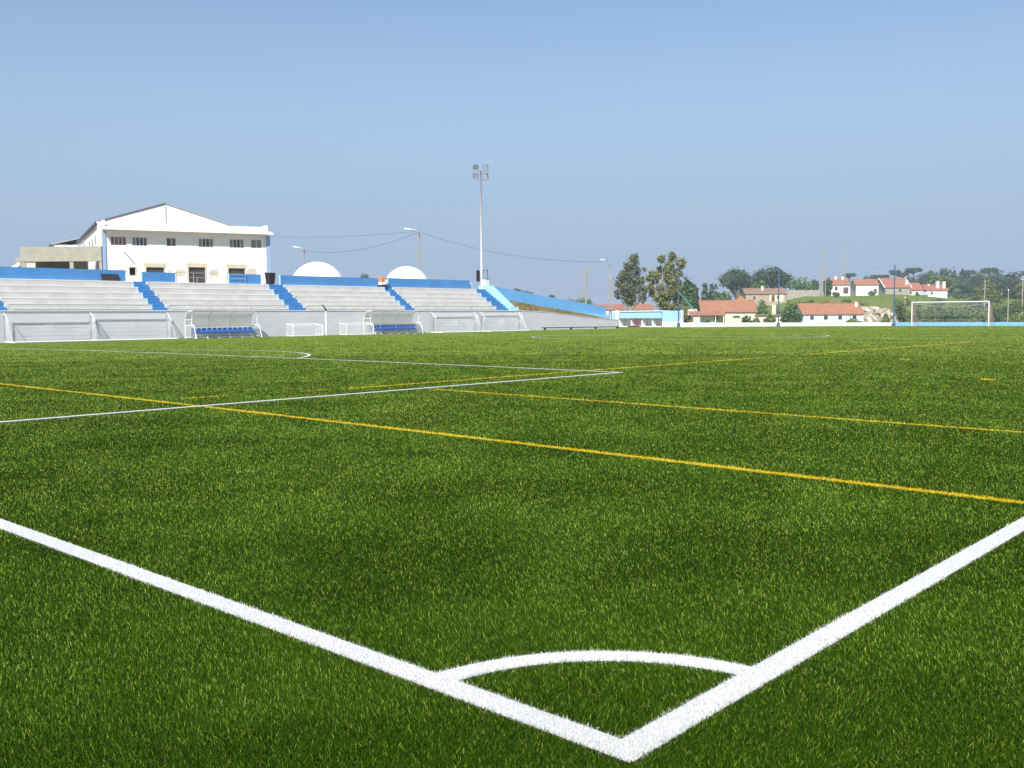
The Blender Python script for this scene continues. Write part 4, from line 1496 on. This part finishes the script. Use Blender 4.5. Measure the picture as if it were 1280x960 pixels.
def car():
    x, y = at(871, 160)
    t = thing('parked_car', 'small white car parked beside the cream bungalow porch', 'car', (x, y, terrain(x, y) + .02), YAW - PI / 2 + .5)
    body = [(-1.9, .3), (1.9, .3), (1.95, .62), (1.8, .82), (.95, .92), (.55, 1.42), (-1.1, 1.45), (-1.75, .98), (-1.95, .85)]
    MB().prism(body, -.8, .8, 'y').build('body', WHITE2, t, bevel=.06)
    for s in (-1, 1):
        MB().prism([(.82, .95), (.5, 1.35), (-1.05, 1.38), (-1.5, .98)], s * .81 - .006, s * .81 + .006, 'y').build('side_window', PANE, t)
        for wx in (-1.2, 1.25):
            wh = MB().tube([(wx, s * .66, .32), (wx, s * .83, .32)], .32, 16).build('wheel', BLACK, t)
            MB().tube([(wx, s * .832, .32), (wx, s * .845, .32)], .18, 12).build('rim', STEEL, wh)


car()


# ------------------------------------------------------------------ trees
def leaves(name, lobes, n, size, m, parent, seed, flat=.0, edge=.55):
    """crown of n leaf clumps spread through ellipsoidal lobes, denser towards the outside"""
    rng = np.random.default_rng(seed)
    vol = np.array([(l[3] * l[4] * l[5]) ** (2 / 3) for l in lobes])
    idx = rng.choice(len(lobes), n, p=vol / vol.sum())
    Lb = np.array(lobes)[idx]
    v = rng.normal(size=(n, 3))
    v /= np.linalg.norm(v, axis=1)[:, None]
    r = rng.uniform(edge ** 3, 1.06, n) ** (1 / 3)
    # ragged outline
    r *= 1 + .16 * np.sin(v[:, 0] * 7 + Lb[:, 0] * 3) * np.sin(v[:, 2] * 6 + Lb[:, 1]) + rng.normal(0, .10, n)
    r = np.where(rng.uniform(0, 1, n) < .22, r * rng.uniform(1., 1.5, n), r)
    c = Lb[:, :3] + v * r[:, None] * Lb[:, 3:6]
    s = size * rng.uniform(.55, 1.35, n)
    nrm = v + rng.normal(0, .75, (n, 3))
    nrm[:, 2] += .35 + flat
    nrm /= np.linalg.norm(nrm, axis=1)[:, None]
    a = np.cross(nrm, rng.normal(size=(n, 3)))
    a /= np.linalg.norm(a, axis=1)[:, None]
    b = np.cross(nrm, a)
    k = s[:, None]
    j = rng.uniform(.35, .75, n)[:, None]
    P = np.stack([c - a * k * .5, c - b * k * j * .5 + nrm * k * .1, c + a * k * .5, c + b * k * j * .5 - nrm * k * .08], 1).reshape(-1, 3)
    me = npmesh(name, P, np.arange(4 * n).reshape(-1, 4), m)
    o = bpy.data.objects.new(name, me)
    col.objects.link(o)
    if parent:
        o.parent = parent
    return o


LEAF_EUC = leaf_mat('grey green leaf', (.075, .100, .045), (.230, .250, .120))
LEAF_OLIVE = leaf_mat('olive leaf', (.095, .120, .028), (.310, .310, .095))
LEAF_PINE = leaf_mat('pine needle', (.030, .068, .028), (.100, .160, .060))
LEAF_DEEP = leaf_mat('deep green leaf', (.036, .090, .022), (.120, .205, .055))
LEAF_BRIGHT = leaf_mat('fresh green leaf', (.062, .145, .024), (.190, .300, .066))
LEAF_YEL = leaf_mat('yellow green leaf', (.105, .150, .032), (.270, .300, .082))


def tree(name, label, px, d, z, H, lobes, n, size, m, bark=BARK, seed=1, trunk=.2, group=None, top=None, limbs=True, cat='tree', flat=0., edge=.55):
    x, y = at(px, d)
    t = thing(name, label, cat, (x, y, z), YAW - PI / 2, group)
    tr = MB()
    fork = min(l[2] - l[5] * .5 for l in lobes) if top is None else top
    ax = sum(l[0] for l in lobes) / len(lobes) * .4
    tr.tube([(0, 0, -.6), (ax * .3, 0, fork * .5), (ax, 0, fork)], [trunk * 1.25, trunk, trunk * .75], 8)
    if limbs:
        for l in lobes:
            mid = ((ax + l[0]) / 2, l[1] / 2, (fork + l[2]) / 2 + .1)
            tr.tube([(ax, 0, fork - .1), mid, (l[0], l[1], l[2] + l[5] * .3)], [trunk * .6, trunk * .38, trunk * .14], 6)
    tr.build('trunk', bark, t)
    leaves('crown', lobes, n, size, m, t, seed, flat, edge)
    return t


def trees():
    # tall loose pair by the shelter (local x to the right, y away, z up)
    d = 160
    k = d / FPX
    z0 = zt(790, d)
    def lob(px0, spec):
        return [((px - px0) * k, R.uniform(-1, 1), zat(px, py, d) - z0, rx * k, max(rx, rz) * k * .9, rz * k) for px, py, rx, rz in spec]
    tree('gum_tree', 'tall grey green loose tree left of the leafier one', 786, d, z0, 10,
         lob(786, [(793, 325, 5.5, 7), (787, 334, 8, 8), (797, 339, 4, 6), (781, 345, 8, 8), (790, 350, 9, 8), (775, 354, 6, 7), (783, 362, 10, 8), (796, 362, 7, 7), (772, 368, 5, 6), (787, 374, 9, 7), (801, 352, 4, 5), (805, 363, 4, 6), (803, 373, 5, 6)]),
         4600, .40, LEAF_EUC, PALEBARK, 21, .2, top=3.0, edge=.1)
    d2 = 158
    tree('leafy_tall_tree', 'tall olive green tree with airy clumps beside the blue net pole', 832, d2, z0, 10,
         lob(832, [(841, 322, 5, 6), (826, 326, 5, 5), (850, 331, 6, 7), (838, 334, 6, 6), (827, 338, 5, 5), (846, 343, 7, 6), (815, 343, 4, 4), (820, 352, 5, 4), (834, 350, 6, 6), (848, 356, 5, 7), (825, 361, 6, 5), (813, 359, 4, 5), (838, 366, 8, 7), (822, 373, 6, 6), (848, 374, 7, 8), (830, 382, 8, 6), (845, 386, 8, 6), (806, 338, 3, 3), (834, 342, 5, 6), (822, 346, 5, 5), (841, 354, 7, 6), (829, 371, 8, 7), (845, 364, 7, 7), (816, 367, 5, 5), (811, 349, 4, 4)]),
         7000, .38, LEAF_OLIVE, PALEBARK, 22, .22, top=3.2, edge=.1)
    # mixed trees right of the pole
    for i, (px, d, pt, w, m, lab, shape) in enumerate([
            (858, 215, 349, 13, LEAF_DEEP, 'broad dark green tree just right of the braced net pole', 'round'),
            (868, 240, 357, 9, LEAF_PINE, 'dark pointed conifer right of the braced net pole', 'cone'),
            (881, 300, 356, 6, LEAF_PINE, 'slim dark conifer left of the umbrella pines', 'cone'),
            (891, 310, 357, 9, LEAF_PINE, 'small round dark tree between slim conifer and umbrella pines', 'round'),
            (905, 300, 365, 18, LEAF_BRIGHT, 'wide fresh green tree behind the cream bungalow roof', 'round'),
            (852, 200, 372, 12, LEAF_YEL, 'low yellow green tree at the foot of the braced pole', 'round'),
            (867, 205, 378, 10, LEAF_DEEP, 'dense green shrubby tree left of the cream bungalow', 'round')]):
        k = d / FPX
        z = zt(px, d)
        H = zat(px, pt, d) - z
        if shape == 'cone':
            lobes = [(0, 0, H * (.22 + .16 * j), w * k * (1 - .17 * j), w * k * (1 - .17 * j), H * .15) for j in range(5)] + [(0, 0, H * .93, w * k * .16, w * k * .16, H * .09)]
        else:
            lobes = [(R.uniform(-.5, .5) * w * k, R.uniform(-.4, .4) * w * k, H * R.uniform(.35, .72), w * k * R.uniform(.5, .7), w * k * .6, H * R.uniform(.18, .28)) for j in range(6)] + [(0, 0, H * .8, w * k * .5, w * k * .5, H * .22), (0, 0, H * .3, w * k * .8, w * k * .7, H * .25)]
        tree('conifer' if shape == 'cone' else 'green_tree', lab, px, d, z, H, lobes, 900, .085 * d / 20 + .2, m, BARK, 40 + i, .2, top=H * .3)
    # two umbrella pines
    for i, (px, d, pt, pb, hw, lab) in enumerate([(921, 320, 337, 362, 23, 'wide umbrella pine on the left above the old farmhouse'), (962, 322, 334, 362, 28, 'larger umbrella pine directly above the old farmhouse')]):
        k = d / FPX
        z = zt(px, d)
        zt_, zb = zat(px, pt, d) - z, zat(px, pb, d) - z
        h = zt_ - zb
        lobes = []
        for j in range(13):
            u = R.uniform(-1, 1)
            lobes.append((u * hw * k * .72, R.uniform(-.6, .6) * hw * k, zb + h * (.32 + .38 * (1 - u * u)) + R.uniform(-.3, .3), hw * k * .34, hw * k * .4, h * .27))
        for u in (-.75, -.35, .1, .5, .8):
            lobes.append((u * hw * k * .9, R.uniform(-.5, .5) * hw * k, zb + h * R.uniform(.12, .3), hw * k * .3, hw * k * .35, h * .22))
        lobes.append((0, 0, zb + h * .62, hw * k * .6, hw * k * .6, h * .36))
        tree('umbrella_pine', lab, px, d, z, zt_, lobes, 3800, .85, LEAF_PINE, BARK, 60 + i, .45, top=zb * .55, flat=.5)
    # round trees and shrubs on the slope
    for i, (px, d, pt, pb, w, m, lab) in enumerate([
            (1000, 310, 346, 366, 17, LEAF_BRIGHT, 'fresh green round tree behind the garden wall'),
            (952, 300, 349, 364, 11, LEAF_BRIGHT, 'light green tree in front of the umbrella pine trunks'),
            (987, 176, 376, 404, 12, LEAF_DEEP, 'big rounded green shrub left of the long orange roof'),
            (995, 172, 389, 404, 7, LEAF_DEEP, 'lower green shrub touching the long orange roof'),
            (933, 150, 394, 404, 11, LEAF_DEEP, 'dark green bush in front of the cream bungalow'),
            (945, 148, 398, 404, 6, LEAF_YEL, 'small yellowish bush right of the dark green bush'),
            (962, 165, 392, 404, 8, LEAF_YEL, 'straggly olive bush left of the second net pole'),
            (951, 250, 374, 384, 9, LEAF_BRIGHT, 'green bush on the slope below the old farmhouse'),
            (1035, 300, 347, 358, 7, LEAF_PINE, 'dark tree beside the tall crossarm pole'),
            (1018, 320, 350, 362, 8, LEAF_PINE, 'dark tree left of the tall crossarm pole'),
            (884, 150, 400, 404, 6, LEAF_DEEP, 'very low bush under the bungalow porch'),
            (1064, 160, 398, 404, 12, LEAF_YEL, 'low scrub in front of the long pale blue house')]):
        k = d / FPX
        z = zt(px, d) if pb > 400 else min(zt(px, d), zat(px, pb, d) - .3)
        H = zat(px, pt, d) - z
        lobes = [(R.uniform(-.55, .55) * w * k, R.uniform(-.4, .4) * w * k, H * R.uniform(.3, .68), w * k * R.uniform(.4, .6), w * k * .5, H * R.uniform(.22, .32)) for j in range(6)] + [(0, 0, H * .62, w * k * .55, w * k * .5, H * .36)]
        tree('round_tree' if H > 3.5 else 'shrub', lab, px, d, z, H, lobes, 700, max(.28, .0028 * d), m, BARK, 80 + i, .12, top=H * .25, cat='tree' if H > 3.5 else 'shrub')


trees()


def small_far():
    # little crowns peeping over the sloping blue wall and the blue back wall
    spec = [(648, 362, 6, 'leftmost of the little tree tops over the sloping wall'), (657, 364.5, 4, 'second little tree top over the sloping wall'), (663, 366, 3, 'smallest of the little tree tops over the sloping wall'),
            (690, 369.5, 4, 'lone little tree top midway along the sloping wall'), (457, 343.5, 5, 'lone little tree top over the blue back wall between the domes')]
    for i, (px, pt, w, lab) in enumerate(spec):
        d = 420
        k = d / FPX
        z = zt(px, d)
        H = zat(px, pt, d) - z
        lobes = [(0, 0, H - w * k * .5, w * k, w * k, w * k * .6), (w * k * .4, 0, H - w * k * .8, w * k * .7, w * k, w * k * .5)]
        tree('far_tree', lab, px, d, z, H, lobes, 260, .8, LEAF_PINE, BARK, 120 + i, .3, top=H * .6, group='tree tops over the blue walls', limbs=False)
    spec = [(712, 372, 8, 'leftmost tree of the dark clump by the grey pole'), (725, 370.5, 9, 'middle tree of the dark clump by the grey pole'), (739, 373, 9, 'tree just right of the grey concrete pole'), (749, 380, 6, 'lowest tree at the right of the dark clump')]
    for i, (px, pt, w, lab) in enumerate(spec):
        d = 330
        k = d / FPX
        z = zt(px, d)
        H = zat(px, pt, d) - z
        lobes = [(R.uniform(-.5, .5) * w * k, 0, H * R.uniform(.5, .75), w * k * .7, w * k * .7, H * .25) for j in range(4)] + [(0, 0, H * .35, w * k, w * k, H * .3)]
        tree('far_tree', lab, px, d, z, H, lobes, 500, .8, LEAF_DEEP, BARK, 130 + i, .3, top=H * .3, group='dark trees by the grey pole')


small_far()


def forest():
    # shared crowns, one object per tree
    protos = []
    rng = random.Random(31)
    def proto(kind, seed, m):
        H = 12.
        if kind == 'cone':
            lobes = [(rng.uniform(-.3, .3), 0, H * (.25 + .14 * j), 2.9 * (1 - .15 * j), 2.9 * (1 - .15 * j), H * .13) for j in range(5)] + [(0, 0, H * .94, .5, .5, H * .08)]
        elif kind == 'flat':
            lobes = [(rng.uniform(-2.6, 2.6), rng.uniform(-2, 2), H * .9 + rng.uniform(-.4, .4), 1.8, 1.8, .75) for j in range(7)]
        else:
            lobes = [(rng.uniform(-1.9, 1.9), rng.uniform(-1.5, 1.5), H * rng.uniform(.4, .8), rng.uniform(1.6, 2.5), 2.2, H * rng.uniform(.12, .2)) for j in range(8)] + [(0, 0, H * .85, 1.8, 1.8, H * .14), (0, 0, H * .3, 2.8, 2.5, H * .22)]
        return kind, lobes, m, seed
    P = {'cone': proto('cone', 201, LEAF_PINE), 'round': proto('round', 202, LEAF_DEEP), 'pale': proto('round', 203, LEAF_BRIGHT), 'olive': proto('round', 204, LEAF_YEL), 'pine': proto('round', 205, LEAF_PINE), 'flat': proto('flat', 206, LEAF_PINE)}
    made = {}
    names = {'cone': ('pointed dark conifer', 'conifer'), 'round': ('rounded green tree', 'broadleaf_tree'), 'pale': ('fresh green tree', 'broadleaf_tree'), 'olive': ('yellow green tree', 'broadleaf_tree'), 'pine': ('dark bushy pine', 'pine_tree'), 'flat': ('thin stemmed flat topped pine', 'umbrella_pine')}
    # px, depth, top row, width factor, kind, where
    spec = [(1061, 430, 341, 1.0, 'flat', 'just right of the lattice pylon'), (1083, 440, 344, .8, 'pine', 'above the plain white barn'), (1094, 450, 343, .9, 'flat', 'above the right end of the white barn'),
            (1104, 440, 343, .8, 'flat', 'left of the third net pole'), (1099, 400, 352, .9, 'pine', 'between the white barn and the grey cottage'), (1117, 430, 337, .7, 'flat', 'behind the third net pole'),
            (1128, 440, 340, .8, 'flat', 'above the grey cottage ridge'), (1141, 430, 334, 1.0, 'flat', 'tallest above the low red cottage'), (1136, 420, 345, 1.0, 'pine', 'behind the grey cottage chimney'),
            (1150, 430, 341, 1.1, 'pine', 'above the low red cottage'), (1163, 420, 336, 1.2, 'round', 'left above the chimney cottage'), (1178, 430, 334, 1.3, 'pine', 'above the two bulky chimneys'),
            (1172, 380, 343, 1.3, 'pale', 'directly behind the chimney cottage'), (1186, 385, 346, 1.1, 'pale', 'right of the chimney cottage roof'), (1191, 430, 337, .9, 'cone', 'first conifer right of the chimneys'),
            (1201, 425, 335, 1.0, 'cone', 'sharpest top near the goal middle'), (1208, 420, 341, 1.1, 'pine', 'above the right half of the goal'), (1209, 450, 337, .9, 'flat', 'lone flat top above the goal'),
            (1215, 410, 346, 1.0, 'cone', 'short one above the right goal post'), (1223, 420, 338, 1.2, 'round', 'above the right goal post'), (1235, 450, 334, .9, 'flat', 'left of the tall round crown'),
            (1245, 420, 334, 1.1, 'pine', 'tall round crown right of the goal'), (1257, 400, 342, 1.1, 'round', 'behind the thin pale pole'), (1267, 390, 339, 1.4, 'pine', 'big dark crown near the right edge'),
            (1283, 420, 338, 1.0, 'flat', 'at the right edge of the view'), (1275, 300, 352, .8, 'olive', 'at the right edge by the thin trunk'), (1232, 280, 349, 1.0, 'olive', 'right of the goal with thin trunk'),
            (1240, 260, 362, 1.0, 'olive', 'leaning right of the goal post'), (1222, 265, 368, 1.0, 'olive', 'touching the right end of the crossbar'), (1262, 300, 360, 1.2, 'round', 'low one behind the thin pale pole'),
            (1270, 250, 374, 1.0, 'olive', 'low one at the right edge'), (1290, 290, 356, 1.2, 'olive', 'partly cut off by the right edge'), (1180, 400, 350, 1.0, 'pine', 'dark gap filler by the chimney cottage'),
            (1197, 400, 350, 1.3, 'round', 'over the brown slope behind the goal'), (1212, 395, 356, 1.2, 'pine', 'lower one over the goal right half'), (1252, 380, 354, 1.2, 'pine', 'lower dark one right of the goal'),
            (1070, 420, 350, .8, 'pine', 'peeping over the white cottage ridge'), (1300, 400, 342, 1.4, 'pine', 'just outside the right edge')]
    for px, d, pt, wf, kind, where in spec:
        z = zt(px, d) - .4
        H = zat(px, pt, d) - z
        s = H / 12.4
        sx = s if kind == 'flat' else max(.55, wf * 1.0) * (d / 420) ** .5 * 1.05
        base, nm = names[kind]
        lab = f'{base} {where}'
        x, y = at(px, d)
        if kind not in made:
            k_, lobes, m, seed = P[kind]
            t = tree(nm, lab, px, d, z, 12, lobes, 1300 if kind != 'flat' else 700, .95, m, BARK, seed, .28, top=12 * (.78 if kind == 'flat' else .3), group='trees of the wood on the right', flat=.3)
            t.scale = (sx * (wf if kind == 'flat' else 1), sx, s)
            made[kind] = t
        else:
            t = dup(made[kind], (x, y, z), YAW - PI / 2 + rng.uniform(-1, 1) * (PI if kind != 'flat' else .5), lab, (sx * (wf if kind == 'flat' else 1), sx, s))
    # undergrowth below the wood, behind the far goal
    us = [(1146, 182, 383, 12, LEAF_DEEP, 'green shrub behind the left goal post'), (1160, 178, 386, 13, LEAF_YEL, 'olive shrub seen through the left half of the goal'), (1177, 176, 382, 16, LEAF_DEEP, 'dark wide shrub seen through the middle of the goal'),
          (1196, 182, 384, 15, LEAF_DEEP, 'dark shrub seen through the right half of the goal'), (1214, 186, 381, 13, LEAF_YEL, 'pale olive shrub left of the right goal post'), (1228, 190, 384, 10, LEAF_YEL, 'small olive shrub behind the right goal post'),
          (1250, 200, 380, 14, LEAF_DEEP, 'green shrub at the foot of the thin pale pole'), (1272, 195, 385, 15, LEAF_YEL, 'wide olive shrub near the right edge'), (1136, 176, 388, 6, LEAF_YEL, 'small shrub right of the third net pole'),
          (1127, 178, 378, 6, LEAF_DEEP, 'upright dark shrub beside the rock face'), (1108, 170, 388, 6, LEAF_YEL, 'small shrub growing against the rock face'), (1171, 250, 371, 12, LEAF_DEEP, 'reddish green bush below the chimney cottage'),
          (1150, 200, 397, 16, LEAF_YEL, 'low scrub patch behind the blue wall left of the goal'), (1205, 170, 394, 20, LEAF_DEEP, 'low scrub patch behind the blue wall inside the goal'), (1290, 180, 390, 14, LEAF_DEEP, 'shrub just cut by the right edge'),
          (1192, 235, 374, 14, LEAF_YEL, 'olive bush above the crossbar near the chimney cottage'), (1205, 240, 371, 14, LEAF_DEEP, 'green bush above the middle of the crossbar'), (1218, 232, 376, 12, LEAF_DEEP, 'green bush above the right end of the crossbar'),
          (1246, 235, 373, 15, LEAF_YEL, 'yellowish bush on the slope right of the goal'), (1261, 228, 377, 12, LEAF_DEEP, 'green bush on the slope behind the thin pale pole'), (1283, 230, 374, 15, LEAF_YEL, 'yellowish bush on the slope at the right edge'),
          (1186, 205, 380, 14, LEAF_YEL, 'olive bush showing just under the crossbar middle'), (1160, 215, 381, 10, LEAF_DEEP, 'green bush showing under the left part of the crossbar'), (1233, 300, 366, 14, LEAF_DEEP, 'dense bush below the wood right of the goal'),
          (1277, 300, 366, 14, LEAF_DEEP, 'dense bush below the wood at the right edge'), (1203, 300, 364, 14, LEAF_DEEP, 'dense bush below the wood above the crossbar'), (1090, 300, 368, 6, LEAF_BRIGHT, 'small bush in front of the plain white barn'),
          (1146, 260, 376, 8, LEAF_YEL, 'small olive bush below the low red cottage'), (1101, 215, 377, 9, LEAF_BRIGHT, 'green scrub along the top of the rock face'), (1120, 218, 376, 9, LEAF_YEL, 'olive scrub at the right end of the rock top'),
          (1010, 260, 373, 8, LEAF_DEEP, 'green bush on the slope below the garden wall'), (1030, 252, 375, 8, LEAF_YEL, 'olive bush on the slope below the tall crossarm pole'), (1056, 258, 373, 7, LEAF_BRIGHT, 'fresh bush on the slope below the white chimney cottage'),
          (1076, 247, 375, 9, LEAF_DEEP, 'green bush on the slope just above the rock face'), (1131, 264, 372, 7, LEAF_YEL, 'olive bush right of the third net pole on the slope'), (975, 232, 385, 9, LEAF_YEL, 'olive bush on the slope beside the second net pole'),
          (999, 250, 377, 6, LEAF_DEEP, 'small dark bush above the big rounded shrub'), (1044, 285, 367, 5, LEAF_DEEP, 'small dark bush left of the white chimney cottage'),
          (1122, 250, 372, 5, LEAF_BRIGHT, 'small bush on the slope below the grey cottage'), (1238, 205, 388, 12, LEAF_DEEP, 'leafy shrub just right of the far goal')]
    for i, (px, d, pt, w, m, lab) in enumerate(us):
        k = d / FPX
        z = zt(px, d) - .2
        H = max(zat(px, pt, d) - z, 1.7 if d > 225 else .8)
        lobes = [(rng.uniform(-.6, .6) * w * k, rng.uniform(-.4, .4) * w * k, H * rng.uniform(.3, .7), w * k * rng.uniform(.35, .55), w * k * .5, H * rng.uniform(.2, .32)) for j in range(7)]
        tree('shrub', lab, px, d, z, H, lobes, 620, .45, m, BARK, 300 + i, .08, top=H * .25, cat='shrub', group='shrubs behind the far wall')


forest()

# slim poles among the trees on the right
for px, d, pt, lab in [(1259, 125, 363, 'thin pale pole standing right of the far goal'), (1229.5, 240, 352, 'slim bare trunk pole behind the right goal post'), (1276.5, 240, 350, 'slim bare trunk pole at the right edge'), (1130.5, 180, 372, 'thin grey pole between rock and goal')]:
    x, y = at(px, d)
    z = terrain(x, y)
    t = thing('slim_pole', lab, 'pole', (x, y, z), 0, 'slim poles beyond the far wall')
    H = zat(px, pt, d) - z
    MB().tube([(0, 0, -.4), (0, 0, H)], [.09 * d / 125, .06 * d / 125], 8).build('shaft', POLECONC, t)
    MB().tube([(0, 0, H - .02), (0, 0, H + .14)], [.10 * d / 125, .05 * d / 125], 8).build('cap', STEEL, t)

# ------------------------------------------------------------------ haze
def haze():
    o = MB().box(-1700, 1700, -1700, 1700, -4, 34).build('haze', None)
    m = bpy.data.materials.new('haze')
    m.use_nodes = True
    n = m.node_tree
    n.nodes.clear()
    out = n.nodes.new('ShaderNodeOutputMaterial')
    v = n.nodes.new('ShaderNodeVolumePrincipled')
    v.inputs['Color'].default_value = (.68, .77, .89, 1)
    v.inputs['Density'].default_value = HAZE
    v.inputs['Anisotropy'].default_value = .0
    n.links.new(v.outputs[0], out.inputs['Volume'])
    o.data.materials.clear()
    o.data.materials.append(m)
    tag(o, 'thin bluish summer haze lying over the whole place', 'haze', kind='stuff')


HAZE = .00055
haze()

# ------------------------------------------------------------------ sky, sun, camera
SUN_DIR = Vector((-.66, -.36, .68)).normalized()       # towards the sun
world = bpy.data.worlds.new('World')
scene.world = world
world.use_nodes = True
wn = world.node_tree
bg = wn.nodes['Background']
sky = wn.nodes.new('ShaderNodeTexSky')
sky.sky_type = 'NISHITA'
sky.sun_disc = False
el = math.asin(SUN_DIR.z)
sky.sun_elevation = el
sky.sun_rotation = math.atan2(SUN_DIR.x, SUN_DIR.y)
sky.altitude = 0
sky.air_density = 1.0
sky.dust_density = .1
sky.ozone_density = 2.2
# summer haze greys and flattens the lower sky
wt = wn.nodes.new('ShaderNodeTexCoord')
ws = wn.nodes.new('ShaderNodeSeparateXYZ')
wn.links.new(wt.outputs['Generated'], ws.inputs[0])
wr = wn.nodes.new('ShaderNodeValToRGB')
el_ = wr.color_ramp.elements
el_[0].position, el_[0].color = 0., (1, 1, 1, 1)
el_[1].position, el_[1].color = .5, (0, 0, 0, 1)
for p_, v_ in ((.06, .95), (.12, .84), (.21, .44), (.31, .14)):
    e_ = el_.new(p_)
    e_.color = (v_, v_, v_, 1)
wn.links.new(ws.outputs['Z'], wr.inputs[0])
wm = wn.nodes.new('ShaderNodeMix')
wm.data_type = 'RGBA'
wn.links.new(wr.outputs[0], wm.inputs['Factor'])
wn.links.new(sky.outputs[0], wm.inputs['A'])
wm.inputs['B'].default_value = (2.57, 3.48, 4.8, 1)
wn.links.new(wm.outputs['Result'], bg.inputs[0])
bg.inputs[1].default_value = .096

sl = bpy.data.lights.new('sun', 'SUN')
sl.energy = 4.6
sl.angle = math.radians(.5)
sl.color = (1, .95, .87)
so = bpy.data.objects.new('sun', sl)
col.objects.link(so)
so.rotation_euler = SUN_DIR.to_track_quat('Z', 'Y').to_euler()
so.location = (0, 0, 60)

cam = bpy.data.cameras.new('camera')
cam.sensor_fit = 'HORIZONTAL'
cam.sensor_width = 36
cam.lens = 36 * FPX / 1280
cam.clip_end = 9000
cam.clip_start = .05
co = bpy.data.objects.new('camera', cam)
col.objects.link(co)
fw = Vector((math.cos(YAW) * math.cos(PITCH), math.sin(YAW) * math.cos(PITCH), -math.sin(PITCH)))
rt = Vector((math.sin(YAW), -math.cos(YAW), 0))
up = rt.cross(fw)
r2 = rt * math.cos(ROLL) + up * math.sin(ROLL)
u2 = -rt * math.sin(ROLL) + up * math.cos(ROLL)
M = Matrix((r2, u2, -fw)).transposed().to_4x4()
M.translation = Vector(CAM)
co.matrix_world = M
scene.camera = co

scene.render.engine = 'CYCLES'
scene.view_settings.view_transform = 'Standard'
scene.view_settings.look = 'None'
scene.view_settings.gamma = 1
scene.view_settings.exposure = .55
scene.cycles.use_denoising = True
scene.cycles.max_bounces = 6
scene.cycles.transparent_max_bounces = 16
